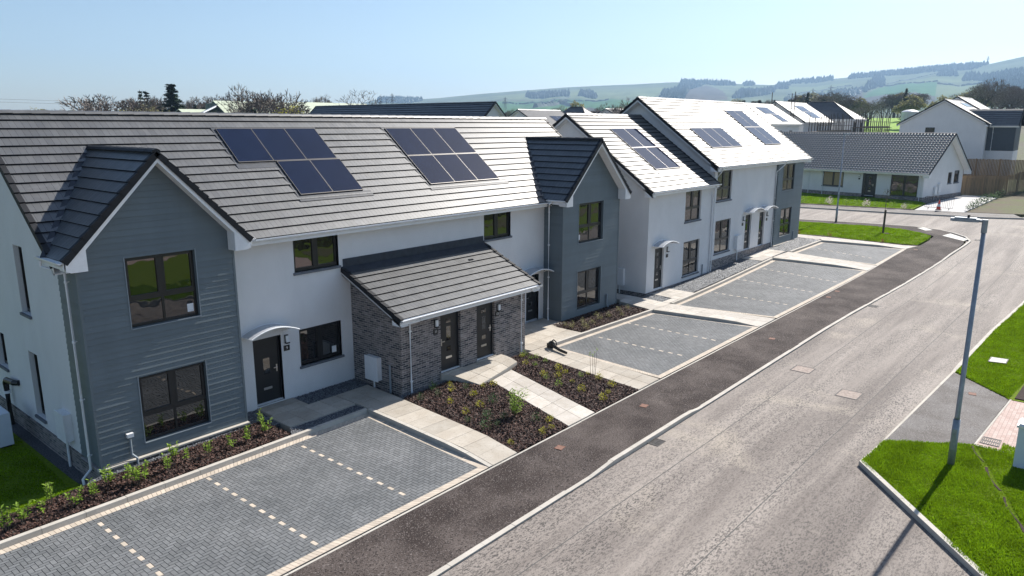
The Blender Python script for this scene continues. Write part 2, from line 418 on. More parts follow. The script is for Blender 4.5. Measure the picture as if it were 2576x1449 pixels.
HM = [hillm('hill_grass', (.125,.145,.09), .3), hillm('hill_pasture', (.075,.15,.06)), hillm('hill_pale_pasture', (.155,.185,.10)), hillm('hill_heather', (.10,.085,.07)), hillm('hill_plough', (.17,.12,.10))]
hr = [640, 700]+[R0+(R1-R0)*i/80 for i in range(1, 81)]+[3700, 3850, 4000, 4200]
o = polar('hills', HM, hr, -24, 82, 700, lambda x, y, r, a: hill_z(r, a), False, hillmat); tag(o, kind='structure')

# ------------------------------------------------------------ ground sheets
def pz(x, y): return .12*ss((y+7.95)/1.4)          # side path beside the dropped kerb
def pl(x, y): return .12*min(1, max(0, (y+7.9)/5.2))+.004   # paths and beds fall evenly to the footway
def sheet(name, poly, mat, off=0., thick=.2, maxlen=1.3, parent=None, kind='structure', mats=None):
    offf = off if callable(off) else (lambda x, y: off)
    pts = []
    for i in range(len(poly)):
        a = Vector(poly[i][:2]); b = Vector(poly[(i+1) % len(poly)][:2]); n = max(1, int(math.ceil((b-a).length/maxlen)))
        pts += [a.lerp(b, k/n) for k in range(n)]
    nb = len(pts); P2 = [tuple(p) for p in pts]
    x0, x1 = min(p[0] for p in P2), max(p[0] for p in P2); y0, y1 = min(p[1] for p in P2), max(p[1] for p in P2)
    gx_, gy_ = int((x1-x0)/maxlen), int((y1-y0)/maxlen)
    for i in range(1, gx_+1):
        for j in range(1, gy_+1):
            q = (x0+(x1-x0)*(i-.03)/(gx_+.5), y0+(y1-y0)*(j+.02)/(gy_+.5))
            if inside(q[0], q[1], P2): pts.append(Vector(q))
    from mathutils.geometry import delaunay_2d_cdt
    V2, _, F2, *_r = delaunay_2d_cdt(pts, [], [list(range(nb))], 1, 1e-5)
    bm = bmesh.new(); vs = [bm.verts.new((p[0], p[1], 0)) for p in V2]
    for f in F2:
        try: bm.faces.new([vs[k] for k in f])
        except ValueError: pass
    bmesh.ops.recalc_face_normals(bm, faces=bm.faces[:]); bm.normal_update()
    if bm.faces[:] and bm.faces[:][0].normal.z < 0: bmesh.ops.reverse_faces(bm, faces=bm.faces[:])
    for v in bm.verts: v.co.z = hgt(v.co.x, v.co.y)+offf(v.co.x, v.co.y)
    be = [e for e in bm.edges if e.is_boundary]
    r = bmesh.ops.extrude_edge_only(bm, edges=be)
    for v in [g for g in r['geom'] if isinstance(g, bmesh.types.BMVert)]: v.co.z -= thick
    me = bpy.data.meshes.new(name); bm.to_mesh(me); bm.free(); me.materials.append(mat)
    o = bpy.data.objects.new(name, me); COL.objects.link(o); o['kind'] = kind
    return o

def kerb(name, pts, wd, top, depth=.2, stone=.9, mat=None, side=1):
    """kerb stones along pts; the stones lie on the left (side=1) of the line"""
    mb = MB(); rs = random.Random(3)
    for i in range(len(pts)-1):
        a = Vector(pts[i]+(0,))if len(pts[i]) == 2 else Vector(pts[i]); b = Vector(pts[i+1]+(0,))
        L = (b-a).length; n = max(1, round(L/stone)); d = (b-a)/n; u = d.normalized(); nn = Vector((-u.y, u.x, 0))*wd*side
        for k in range(n):
            p = a+d*k+u*.004; q = a+d*(k+1)-u*.004; j = rs.uniform(-.003, .003)
            P = []
            for s in (p, q, q+nn, p+nn):
                P.append((s.x, s.y, hgt(s.x, s.y)+top(s.x, s.y)+j))
            lo = [(x, y, z-depth) for x, y, z in P]
            # chamfered road edge
            mb.hexa(lo+P)
    o = mb.build(name, mat or M['kerb']); o['kind'] = 'structure'; return o

def clip(poly, quad):
    out = poly
    n = len(quad)
    area = sum(quad[i][0]*quad[(i+1)%n][1]-quad[(i+1)%n][0]*quad[i][1] for i in range(n))
    sg = 1 if area > 0 else -1
    for i in range(n):
        ax, ay = quad[i]; bx, by = quad[(i+1) % n]
        def d(p): return sg*((bx-ax)*(p[1]-ay)-(by-ay)*(p[0]-ax))
        new = []
        for k in range(len(out)):
            p = out[k]; q = out[(k+1) % len(out)]; dp, dq = d(p), d(q)
            if dp >= 0: new.append(p)
            if (dp >= 0) != (dq >= 0):
                t = dp/(dp-dq); new.append((p[0]+t*(q[0]-p[0]), p[1]+t*(q[1]-p[1])))
        out = new
        if len(out) < 3: return []
    return out
def lerp(a, b, t): return tuple(a[i]+(b[i]-a[i])*t for i in range(len(a)))
def edge_inset(q, d):
    n = len(q); res = []
    area = sum(q[i][0]*q[(i+1)%n][1]-q[(i+1)%n][0]*q[i][1] for i in range(n)); sg = 1 if area > 0 else -1
    for i in range(n):
        p0 = Vector(q[i-1]); p1 = Vector(q[i]); p2 = Vector(q[(i+1) % n])
        u = (p1-p0).normalized(); v = (p2-p1).normalized()
        n1 = Vector((-u.y, u.x))*sg; n2 = Vector((-v.y, v.x))*sg
        d1 = d[(i-1) % n]; d2 = d[i]
        A = Matrix(((n1.x, n1.y), (n2.x, n2.y))); rhs = Vector((n1.dot(p1)+d1, n2.dot(p1)+d2))
        res.append(tuple(A.inverted() @ rhs))
    return res

def parking(name, quad, dashes, dcol=None):
    """quad: front-left, front-right, back-right, back-left; herringbone blocks with a cream border"""
    mb = MB(); g = .0058; z0 = -.012
    def blk(poly, mi):
        P = [(x, y, hgt(x, y)) for x, y in poly]
        mb.poly(P, mi)
        n = len(P)
        for i in range(n):
            a = P[i]; b = P[(i+1) % n]; mb.poly([(a[0],a[1],a[2]-.02), (b[0],b[1],b[2]-.02), b, a], mi)
    inner = edge_inset(quad, [.21, .21, .21, .21])
    # border soldier course
    for e in range(4):
        a, b = Vector(quad[e]), Vector(quad[(e+1) % 4]); c, d = Vector(inner[(e+1) % 4]), Vector(inner[e])
        L = (b-a).length; n = int(L/.105)
        for k in range(n):
            t0, t1 = (k+.04)/n, (k+.96)/n
            p = [a.lerp(b, t0), a.lerp(b, t1), d.lerp(c, t1), d.lerp(c, t0)]
            p = [tuple(p[0].lerp(p[3], .03)), tuple(p[1].lerp(p[2], .03)), tuple(p[2].lerp(p[1], .02)), tuple(p[3].lerp(p[0], .02))]
            blk(p, 1)
    xs = [q[0] for q in inner]; ys = [q[1] for q in inner]; W = .1
    x0 = math.floor(min(xs)/W)-2; x1 = math.ceil(max(xs)/W)+2; y0 = math.floor(min(ys)/W)-2; y1 = math.ceil(max(ys)/W)+2
    for i in range(x0, x1):
        for j in range(y0, y1):
            k = (i-j) % 4; cream = False
            if k == 0: r = (i*W, j*W, (i+2)*W, (j+1)*W)
            elif k == 3:
                r = (i*W, j*W, (i+1)*W, (j+2)*W)
                for (xa, ya, yb) in dashes:
                    if abs(i-round(xa/W)) < .5 and ya <= j*W <= yb: cream = True
            else: continue
            poly = [(r[0]+g, r[1]+g), (r[2]-g, r[1]+g), (r[2]-g, r[3]-g), (r[0]+g, r[3]-g)]
            poly = clip(poly, inner)
            if len(poly) >= 3: blk(poly, 1 if cream else 0)
    o = mb.build(name, [M['block'], M['cream_block']]); o['kind'] = 'structure'
    sheet(name+'_bed', quad, M['sand'], off=-.014, thick=.15)
    return o
def slabs(name, quads, mat=None, off=pl, thick=.18):
    """quads: (q, nu, nv); q front-left, front-right, back-right, back-left"""
    mb = MB(); g = .006
    for q, nu, nv in quads:
        A, B, C_, D = [Vector(p) for p in q]
        for i in range(nu):
            for j in range(nv):
                P = []
                for (s, t) in ((i/nu, j/nv), ((i+1)/nu, j/nv), ((i+1)/nu, (j+1)/nv), (i/nu, (j+1)/nv)):
                    P.append((A.lerp(B, s)).lerp(D.lerp(C_, s), t))
                c = sum(P, Vector((0,0)))/4
                P = [p+(c-p).normalized()*g*1.4 for p in P]
                jz = rnd.uniform(-.002, .002)
                T = [(p.x, p.y, hgt(p.x, p.y)+off(p.x, p.y)+jz) for p in P]
                mb.hexa([(x, y, z-.05) for x, y, z in T]+T)
    o = mb.build(name, mat or M['slab']); o['kind'] = 'structure'
    for q, nu, nv in quads: sheet(name+'_joint', q, M['kerb'], off=lambda x, y: off(x, y)-.012, thick=thick)
    return o

# road and its seams
sheet('road', [(-60,-10.1),(-60,-60),(62,-60),(72,-14),(70.15,-12.56),(68.94,-9.92),(67.77,-2.81),(67.0,5.7),(63,45),(55,45),(58.9,3),(59.9,-2.4),(60.2,-6.2),(59.3,-8.6),(56.9,-10.34),(54,-10.86),(50,-10.86),(28,-10.15)], M['road'], off=-.1, maxlen=2.5)
mb = MB()
for ya, yb in ((-11.25,-11.7),(-13.75,-14.3)):
    pts = [(-20+i*3, ya+(yb-ya)*max(0, (-20+i*3))/50+rnd.uniform(-.02,.02)) for i in range(25)]
    for (a, b) in zip(pts, pts[1:]):
        mb.poly([(a[0],a[1],hgt(*a)-.096),(b[0],b[1],hgt(*b)-.096),(b[0],b[1]+.025,hgt(*b)-.096),(a[0],a[1]+.025,hgt(*a)-.096)])
o = mb.build('road_seam', M['seam']); o['kind'] = 'structure'
# kerb by the footway: dropped at the parking bays, raised between them
def ktop(x, y=0):
    full = 0.02
    for a, b in ((8.3, 13.7), (26.0, 26.0)):
        pass
    up = ss((x-8.0)/1.0)*(1-ss((x-13.2)/1.0))
    up = max(up, ss((x-47)/2))
    return -.078+(.078+full-.02)*up
def fy(x):   # outer footway edge
    return -9.97 if x < 28 else -9.97-(x-28)*.89/26
foot = [(-40,-7.93),(6.4,-7.93),(50.2,-8.0),(51.4,-8.48),(53.95,-8.56),(55.96,-8.43),(57.06,-7.3),(58.0,-5.52),(57.9,-2.74),(56.0,1.7),(50,45),(55,45),(58.8,3),(59.7,-2.4),(60.0,-6.2),(59.1,-8.5),(56.8,-10.2),(54,-10.72),(50,-10.74),(28,-9.99),(-40,-9.99)]
def footz(x, y):
    if x > 52: return 0.0
    t = min(1, max(0, (y+10)/2)); k = ktop(x)
    return k*(1-t)
sheet('footway', foot, M['footway'], off=footz, maxlen=.8)
kp = [(x, fy(x)) for x in [-30+i*4 for i in range(9)]]+[(x, fy(x)) for x in (6,7,8,8.5,9,9.5,10,11,12,13,13.5,14,15,18,22,26,30,34,38,42,46,50,53)]
kp += [(55.2,-10.85),(56.9,-10.3),(58.3,-9.3),(59.3,-8.2),(60.0,-6.2),(59.75,-2.4),(58.8,3),(55,45)]
kerb('kerb', kp, .13, lambda x, y: ktop(x)+.002 if x < 52 else .002, side=-1)
# thin edging between footway and plots
kerb('edging', [(-40,-7.93),(50.4,-8.0)], .055, lambda x, y: .004, side=1)

# front plots -----------------------------------------------------------------
P1 = [(-9.0,-7.86),(6.62,-7.86),(6.92,-2.62),(-9.0,-2.72)]
parking('block_parking', P1, [(-1.0,-7.5,-3.1),(1.65,-7.5,-3.1),(4.2,-7.5,-3.1),(-3.6,-7.5,-3.1),(-6.2,-7.5,-3.1)])
P2 = [(15.5,-7.86),(24.2,-7.86),(23.45,-3.05),(15.9,-2.78)]
parking('block_parking', P2, [(18.3,-7.5,-3.3),(21.0,-7.5,-3.3)])
P3 = [(26.2,-7.86),(40.55,-7.92),(38.7,-2.86),(25.25,-3.12)]
parking('block_parking', P3, [(29.0,-7.5,-3.3),(32.6,-7.5,-3.3),(36.0,-7.5,-3.1)])
P4 = [(42.6,-7.95),(49.4,-8.05),(46.9,-3.15),(41.4,-2.98)]
parking('block_parking', P4, [(44.4,-7.2,-3.4)])
def ksd(x, y): return .125*ss((y+7.95)/1.5)+.008
kerb('kerb', [(-9,-2.72),(6.92,-2.62)], .13, lambda x, y: .125, side=1)
kerb('kerb', [(6.62,-7.86),(6.92,-2.62)], .13, ksd, side=-1)
kerb('kerb', [(15.9,-2.78),(23.45,-3.05)], .13, lambda x, y: .13, side=1)
kerb('kerb', [(24.2,-7.86),(23.45,-3.05)], .13, ksd, side=-1)
kerb('kerb', [(25.25,-3.12),(38.7,-2.86)], .13, lambda x, y: .13, side=1)
kerb('kerb', [(40.55,-7.92),(38.7,-2.86)], .13, ksd, side=-1)
kerb('kerb', [(41.4,-2.98),(46.9,-3.15)], .13, lambda x, y: .13, side=1)
kerb('kerb', [(49.4,-8.05),(46.9,-3.15)], .13, ksd, side=-1)
slabs('slab_path', [([(6.77,-7.86),(7.75,-7.86),(8.2,-2.7),(7.07,-2.6)], 1, 9), ([(6.98,-2.6),(8.2,-2.7),(8.3,-.9),(6.98,-.9)], 2, 3), ([(4.62,-2.0),(6.96,-1.95),(6.96,-.9),(4.62,-.9)], 4, 2), ([(4.75,-.88),(6.0,-.88),(6.0,-.02),(4.75,-.02)], 2, 2)], off=pz)
slabs('slab_path', [([(10.08,-7.86),(11.44,-7.86),(12.62,-3.52),(11.3,-3.75)], 2, 6)], M['slab_pale'])
slabs('slab_path', [([(10.75,-3.72),(13.2,-3.3),(13.25,-2.46),(10.25,-2.46)], 4, 3)], M['slab'], off=lambda x, y: pl(x, y)+.19*ss((y+3.8)/1.0))
slabs('slab_path', [([(14.05,-7.86),(15.42,-7.86),(15.78,-2.75),(14.5,-2.75)], 2, 8), ([(14.75,-2.73),(18.1,-2.73),(18.1,-1.3),(14.75,-1.5)], 5, 2), ([(15.9,-1.48),(18.9,-1.28),(18.9,-.05),(16.9,-.05)], 4, 2)])
slabs('slab_path', [([(24.37,-7.86),(26.05,-7.86),(25.1,-3.1),(23.6,-3.0)], 2, 8), ([(23.4,-2.98),(25.1,-3.08),(25.3,-.6),(23.9,-.9)], 2, 4), ([(24.2,-.85),(25.3,-.6),(25.3,12),(24.2,12)], 2, 18), ([(25.12,-2.95),(26.1,-2.93),(26.1,-2.6),(25.12,-2.6)], 1, 1), ([(26.1,-2.95),(27.9,-2.93),(27.9,-1.35),(26.3,-1.35)], 3, 3)], M['slab_pale'])
slabs('slab_path', [([(40.7,-7.9),(42.45,-7.95),(41.2,-2.85),(38.9,-2.75)], 2, 8), ([(37.4,-2.65),(41.2,-2.7),(41.2,-1.35),(37.4,-1.35)], 5, 2)], M['slab_pale'])
slabs('slab_path', [([(49.55,-8.0),(51.0,-8.4),(48.0,-2.2),(47.08,-3.1)], 2, 8), ([(46.9,-2.95),(48.2,-2.7),(48.4,6),(47.5,6)], 1, 10)], M['slab_pale'])
# bark beds, gravel, lawns (the base sheets)
BED_L = [(-9,-2.55),(4.35,-2.47),(4.35,-.95),(3.8,-1.05),(-.2,-1.3),(-2.3,-1.45),(-9,-1.7)]
BED1 = [(7.78,-7.86),(10.05,-7.86),(11.27,-3.8),(10.72,-3.75),(10.42,-2.7),(8.25,-2.75)]
BED2 = [(11.47,-7.86),(14.02,-7.86),(14.47,-2.75),(13.3,-2.55),(13.23,-3.32),(12.66,-3.5)]
BED3 = [(18.2,-2.75),(23.3,-2.9),(23.3,-1.05),(18.2,-1.05)]
BED5 = [(51.05,-8.4),(51.4,-8.4),(49.3,-4.3),(48.3,-.5),(48.2,-2.2)]
for nm, P in (('bed', BED_L), ('bed', BED1), ('bed', BED2), ('bed', BED3), ('bed', BED5)):
    sheet('planting_bed_base', P, M['mulch'], off=lambda x, y: pl(x, y)-.02, thick=.15)
G1 = [(4.35,-2.47),(6.96,-2.47),(6.96,-2.03),(4.6,-2.03)]; G2 = [(6.02,-.88),(8.44,-.88),(8.44,-.02),(6.02,-.02)]; G3 = [(4.0,-1.5),(4.6,-1.5),(4.73,-.02),(4.0,-.02)]
G4 = [(8.22,-2.72),(10.4,-2.7),(10.4,-2.47),(8.3,-2.47)]; G5 = [(14.72,-1.45),(15.85,-1.45),(16.8,-.05),(14.72,-.05)]
G6 = [(27.93,-2.76),(37.38,-2.64),(37.38,-1.3),(27.93,-1.3)]; G7 = [(25.12,-2.55),(26.08,-2.55),(26.28,-1.3),(25.32,-1.3)]
G8 = [(41.23,-2.82),(46.85,-2.95),(47.4,-1.3),(41.23,-1.3)]; G9 = [(-2.0,-1.28),(3.95,-.98),(3.95,-.9),(-.35,-1.02),(-.5,-1.2)]
for P in (G1,G2,G3,G4,G5,G6,G7,G8,G9): sheet('gravel_base', P, M['gravel'], off=.085, thick=.12)
def lowlawn(x, y): return .07-.42*ss((y+1.45)/1.5)
sheet('lawn', [(-9,-1.72),(-2.3,-1.47),(-.9,-1.25),(-.45,-1.2),(-.33,-.9),(-.33,14),(-9,14),(-9,-1.72)], M['turf'], off=lowlawn, thick=.15, maxlen=.7)
sheet('gravel_base', [(-.33,-1.0),(-.03,-1.0),(-.03,9),(-.33,9)], M['gravel'], off=lambda x, y: lowlawn(x, y)+.01, thick=.3, maxlen=.7)
ISL = [(51.3,-8.3),(53.9,-8.42),(55.7,-8.3),(56.9,-7.2),(57.85,-5.5),(57.75,-2.74),(55.8,1.7),(49.9,45),(49.2,45),(48.6,2),(48.9,-2),(49.6,-4.4)]
sheet('grass_verge', ISL, M['turf'], off=.03, thick=.15)
# east side of the road
sheet('grass_corner', [(13.25,-15.1),(14.94,-15.18),(16.32,-17.07),(16.28,-17.7),(21,-17.7),(21,-45),(-6,-45),(-6,-33.6),(9.45,-18.3)][0:4]+[(16.4,-45),(-10,-45),(-10,-37),(9.45,-18.25)], M['turf'], off=.0, thick=.2)
sheet('footway_crossing', [(14.94,-15.16),(22.9,-15.5),(21.0,-17.37),(16.34,-17.09)], M['tar_grey'], off=-.01)
sheet('block_drive', [(16.36,-17.12),(20.95,-17.40),(20.95,-45),(16.42,-45)], M['pink'], off=-.005)
sheet('grass_verge', [(22.95,-15.52),(30,-15.75),(36.8,-16.1),(60,-17.2),(60,-45),(21.0,-45),(21.0,-17.4)], M['turf'], off=.0)
sheet('planting_bed_base', [(21.15,-17.5),(23.6,-17.6),(30,-18.4),(30,-19.4),(21.15,-18.6)], M['mulch'], off=.03)
sheet('block_drive', [(-8,-29.5),(16,-29.5),(16,-45),(-8,-45)], M['pink'], off=.012)
sheet('planting_bed_base', [(22,-21.5),(60,-21.5),(60,-23.5),(22,-23.5)], M['soil'], off=.02)
kerb('edging', [(16.3,-17.1),(20.98,-17.39)], .05, lambda x, y: .01, side=-1)
kerb('edging', [(16.28,-17.15),(16.3,-40)], .05, lambda x, y: .02, side=-1)
kerb('kerb', [(9.4,-18.25),(13.13,-15.0)], .13, lambda x, y: .03, side=-1)
kerb('kerb', [(-12,-37),(9.4,-18.25)], .13, lambda x, y: .03, side=-1)
kerb('kerb', [(13.13,-15.0),(14.9,-15.08)], .13, lambda x, y: .01-.07*ss((x-13.2)/1.6), side=-1)
kerb('kerb', [(14.9,-15.08),(23.0,-15.4)], .13, lambda x, y: -.05, side=-1)
kerb('kerb', [(23.0,-15.4),(30,-15.62),(36.8,-16.0),(60,-17.05)], .13, lambda x, y: -.05+.07*ss((x-23)/1), side=-1)
mb = MB()
for i in range(14):
    a = Vector((16.15-i*.31, -17.12-i*.115+.05*math.sin(i*1.3))); b = Vector((16.15-(i+1)*.31, -17.12-(i+1)*.115+.05*math.sin((i+1)*1.3)))
    if i in (3, 8): continue
    w_ = .045+.02*math.sin(i*2.1); mb.hexa([(a.x,a.y,-.02),(b.x,b.y,-.02),(b.x,b.y+w_,-.02),(a.x,a.y+w_,-.02),(a.x,a.y,.012),(b.x,b.y,.012),(b.x,b.y+w_,.012),(a.x,a.y+w_,.012)])
o = mb.build('turf_seam', M['mulch']); o['kind'] = 'structure'
# across the junction: kerb, footway, garden strip, drive, bank
kerb('kerb', [(63,45),(67.0,5.7),(67.77,-2.81),(68.94,-9.92),(70.15,-12.56),(85,-17)], .13, lambda x, y: .03, side=1)
sheet('footway', [(67.15,5.7),(67.9,-2.8),(69.07,-9.9),(70.4,-12.4),(72.9,-11.5),(71.8,-7.9),(70.8,-3.9),(69.2,7),(66,45),(63.15,45)], M['tar_grey'], off=.01)
sheet('planting_bed_base', [(69.2,7),(70.8,-3.7),(71.6,-3.6),(70.0,7.3),(66.8,45),(66,45)], M['mulch'], off=.02)
sheet('lawn', [(71.55,-3.6),(78.2,-3.4),(79.85,-2.5),(83,12),(87,45),(66.8,45),(70.0,7.3)], M['turf'], off=.03)
sheet('driveway', [(70.85,-3.9),(78.2,-3.6),(91.2,-4.6),(90.6,-8.0),(71.8,-7.8)], M['drive'], off=.02)
sheet('grass_bank', [(71.9,-7.95),(92,-8.3),(125,-11),(125,-30),(85,-17.2),(73.2,-12.1)], M['soil'], off=.03, maxlen=3)
sheet('field', [(150,48),(330,95),(350,60),(330,20),(160,15)], M['field'], off=.1, maxlen=15)

# ------------------------------------------------------------ building parts
def wall(mb, F, a0, a1, b0, b1, holes=(), reveal=.13, mi=0, ri=0):
    xs = sorted({a0, a1, *[h[0] for h in holes], *[h[1] for h in holes]}); zs = sorted({b0, b1, *[h[2] for h in holes], *[h[3] for h in holes]})
    xs = [x for x in xs if a0 <= x <= a1]; zs = [z for z in zs if b0 <= z <= b1]
    for i in range(len(xs)-1):
        for j in range(len(zs)-1):
            cx, cz = (xs[i]+xs[i+1])/2, (zs[j]+zs[j+1])/2
            if any(h[0] < cx < h[1] and h[2] < cz < h[3] for h in holes): continue
            mb.poly([F.p(xs[i],zs[j]), F.p(xs[i+1],zs[j]), F.p(xs[i+1],zs[j+1]), F.p(xs[i],zs[j+1])], mi)
    for h in holes:
        a, b, c, d = h[:4]
        for p, q in (((a,c),(b,c)),((b,c),(b,d)),((b,d),(a,d)),((a,d),(a,c))):
            mb.poly([F.p(p[0],p[1],0), F.p(q[0],q[1],0), F.p(q[0],q[1],-reveal), F.p(p[0],p[1],-reveal)], ri)
def boards(mb, F, a0, a1, b0, b1, holes=(), lim=None, pitch=.15):
    n = int(math.ceil((b1-b0)/pitch)); rs = random.Random(int(a0*100)+5)
    for k in range(n):
        z0 = b0+k*pitch; z1 = min(b1, z0+pitch)
        def L(z): return lim(z) if lim else (a0, a1)
        l0, r0 = L(z0); l1, r1 = L(z1)
        if r0-l0 < .05: continue
        cuts = sorted({l0, r0, *[x for h in holes if h[2] < z1-.001 and h[3] > z0+.001 for x in h[:2] if l0 < x < r0]})
        for i in range(len(cuts)-1):
            cm = (cuts[i]+cuts[i+1])/2
            segs = [(z0, z1)]
            for h in holes:
                if h[0] < cm < h[1]:
                    ns = []
                    for (p, q) in segs:
                        if h[3] <= p or h[2] >= q: ns.append((p, q)); continue
                        if h[2] > p: ns.append((p, h[2]))
                        if h[3] < q: ns.append((h[3], q))
                    segs = ns
            for (p, q) in segs:
                if q-p < .004: continue
                e0 = cuts[i] if i > 0 else l0; e1 = cuts[i+1] if i < len(cuts)-2 else r0
                t0 = e0 if i > 0 else l1; t1 = e1 if i < len(cuts)-2 else r1
                w0 = .025-.019*(p-z0)/pitch; w1 = .025-.019*(q-z0)/pitch
                w0 += rs.uniform(-.002, .002)
                gp = .003 if p == z0 else 0
                mb.poly([F.p(e0,p+gp,w0), F.p(e1,p+gp,w0+rs.uniform(-.0015,.0015)), F.p(t1,q,w1), F.p(t0,q,w1)])
                mb.poly([F.p(e0,p+gp,0), F.p(e1,p+gp,0), F.p(e1,p+gp,w0), F.p(e0,p+gp,w0)])
def window(par, F, a0, a1, b0, b1, style='T', rec=.09, sill=True, trim=False, local=False, pane=None, simple_=False, sticker=None):
    g = .055; mb = MB(); d0, d1 = -rec-.06, -rec
    if simple_:
        mb.fbox(F, a0, a0+g, b0, b1, d0, d1); mb.fbox(F, a1-g, a1, b0, b1, d0, d1); mb.fbox(F, a0+g, a1-g, b0, b0+g, d0, d1); mb.fbox(F, a0+g, a1-g, b1-g, b1, d0, d1)
        if style == 'M': mb.fbox(F, (a0+a1)/2-.04, (a0+a1)/2+.04, b0+g, b1-g, d0, d1)
    else:
        mb.fbox(F, a0, a0+g, b0, b1, d0, d1); mb.fbox(F, a1-g, a1, b0, b1, d0, d1)
        mb.fbox(F, a0+g, a1-g, b0, b0+g+.02, d0, d1); mb.fbox(F, a0+g, a1-g, b1-g, b1, d0, d1)
        am = (a0+a1)/2; tz = b0+.40*(b1-b0) if style == 'T' else b0+g+.02
        if style in 'TM':
            mb.fbox(F, am-.06, am+.06, tz, b1-g, d0, d1+.008)
        if style == 'T':
            mb.fbox(F, a0+g, a1-g, tz-.05, tz+.05, d0, d1+.004); mb.fbox(F, am-.03, am+.03, b0+g+.02, tz-.05, d0, d1-.003)
        # opening casements
        s = .04
        zb = tz+.05 if style == 'T' else b0+g+.02
        spans = [(a0+g, am-.06), (am+.06, a1-g)] if style in 'TM' else [(a0+g, a1-g)]
        for (p, q) in spans:
            mb.fbox(F, p, p+s, zb, b1-g, d0+.01, d1+.014); mb.fbox(F, q-s, q, zb, b1-g, d0+.01, d1+.014)
            mb.fbox(F, p+s, q-s, zb, zb+s, d0+.01, d1+.012); mb.fbox(F, p+s, q-s, b1-g-s, b1-g, d0+.01, d1+.012)
    wo = mb.build('window', M['frame'], par, local=local)
    def kid(nm, mb2, mt):
        k = mb2.build(nm, mt, None, local=True); k.parent = wo; return k
    mb = MB(); mb.fbox(F, a0+g*.6, a1-g*.6, b0+g*.6, b1-g*.6, d0+.02, d0+.035); kid('pane', mb, pane or M['glass'])
    if sill:
        mb = MB(); mb.fbox(F, a0-.05, a1+.05, b0-.075, b0-.002, -rec, .055); kid('sill', mb, M['sill'])
    if trim:
        mb = MB(); t = .025
        mb.fbox(F, a0-t, a0-.001, b0-t, b1+t, -.02, .032); mb.fbox(F, a1+.001, a1+t, b0-t, b1+t, -.02, .032)
        mb.fbox(F, a0-.0005, a1+.0005, b0-t, b0-.001, -.02, .04); kid('trim', mb, M['grey_pvc'])
    if sticker:
        mb = MB(); x, z = sticker; mb.fbox(F, x, x+.17, z, z+.22, d0+.037, d0+.041); kid('paper_notice', mb, M['upvc'])
    return wo
def door(par, F, a0, a1, b0, b1, style='B', rec=.12, flip=False, local=False):
    mb = MB(); d0, d1 = -rec-.06, -rec; g = .06
    mb.fbox(F, a0, a0+g, b0, b1, d0, d1); mb.fbox(F, a1-g, a1, b0, b1, d0, d1); mb.fbox(F, a0+g, a1-g, b1-g, b1, d0, d1)
    l0, l1 = a0+g+.004, a1-g-.004
    mb.fbox(F, l0, l1, b0+.03, b1-g-.004, d0, d1-.012)
    # raised mouldings
    am = (l0+l1)/2; W = l1-l0; H = b1-b0
    do = mb.build('door', M['doorp'], par, local=local)
    def kid(nm, mb2, mt):
        k = mb2.build(nm, mt, None, local=True); k.parent = do; return k
    off = .03*W if not flip else -.03*W
    if style == 'A': ps = [(am-.11, am+.11, b0+.44*H, b0+.68*H), (am-.14, am+.14, b0+.80*H, b0+.88*H)]
    else: ps = [(am-.11, am+.11, b0+.80*H, b0+.875*H), (am-.10, am+.10, b0+.50*H, b0+.74*H), (am-.10, am+.10, b0+.33*H, b0+.40*H)]
    for i, (p, q, r, s) in enumerate(ps):
        if style == 'A' and i == 1: mb = MB(); mb.fbox(F, p, q, r, s, d1-.012, d1-.004); kid('moulding', mb, M['doorp']); continue
        mb = MB(); mb.fbox(F, p, q, r, s, d1-.012, d1-.006); kid('pane', mb, M['glass'])
    mb = MB(); mb.fbox(F, am-.14, am+.14, b0+.20*H, b0+.235*H, d1-.012, d1+.002); kid('letterbox', mb, M['steel'])
    hx = l1-.07 if not flip else l0+.07; sg = -1 if not flip else 1
    mb = MB(); mb.fbox(F, hx-.02, hx+.02, b0+.44*H, b0+.55*H, d1-.012, d1+.004); mb.fbox(F, min(hx, hx+sg*.12), max(hx, hx+sg*.12), b0+.50*H, b0+.515*H, d1+.02, d1+.045); kid('handle', mb, M['steel'])
    mb = MB(); mb.fbox(F, a0+.01, a1-.01, b0, b0+.028, d0, d1+.06); kid('threshold', mb, M['upvc'])
    return do
def canopy(par, F, a0, a1, z, out=.62, rise=.2):
    mb = MB(); rim = MB(); n = 10; top = []
    def pt(t, c, dz=0):
        a = a0+(a1-a0)*t; return F.p(a, z+rise*math.sin(PI*t)**.9+dz-.10*(c/out)*0, c)
    for i in range(n):
        t0, t1 = i/n, (i+1)/n
        mb.hexa([pt(t0,.02),pt(t1,.02),pt(t1,out),pt(t0,out),pt(t0,.02,.012),pt(t1,.02,.012),pt(t1,out,.012),pt(t0,out,.012)])
    o = mb.build('door_canopy', M['polyc'], par)
    rim.tube([pt(i/n, out, .01) for i in range(n+1)], .022, 6); rim.tube([pt(i/n, .03, .01) for i in range(n+1)], .018, 6)
    for t in (0, 1): rim.tube([pt(t, .03), pt(t, out)], .016, 5)
    for t in (.12, .88): rim.tube([F.p(a0+(a1-a0)*t, z-.12, .02), pt(t, out*.75)], .012, 5)
    k = rim.build('canopy_rim', M['upvc'], None); k.parent = o
def wall_lamp(par, F, a, z):
    mb = MB(); mb.fbox(F, a-.055, a+.055, z-.11, z+.13, .0, .05); mb.fbox(F, a-.06, a+.06, z-.14, z-.10, .0, .12)
    o = mb.build('wall_lamp', M['blk'], par)
    mb = MB(); mb.fbox(F, a-.05, a+.05, z-.098, z+.11, .052, .105); k = mb.build('lens', M['lens'], None); k.parent = o
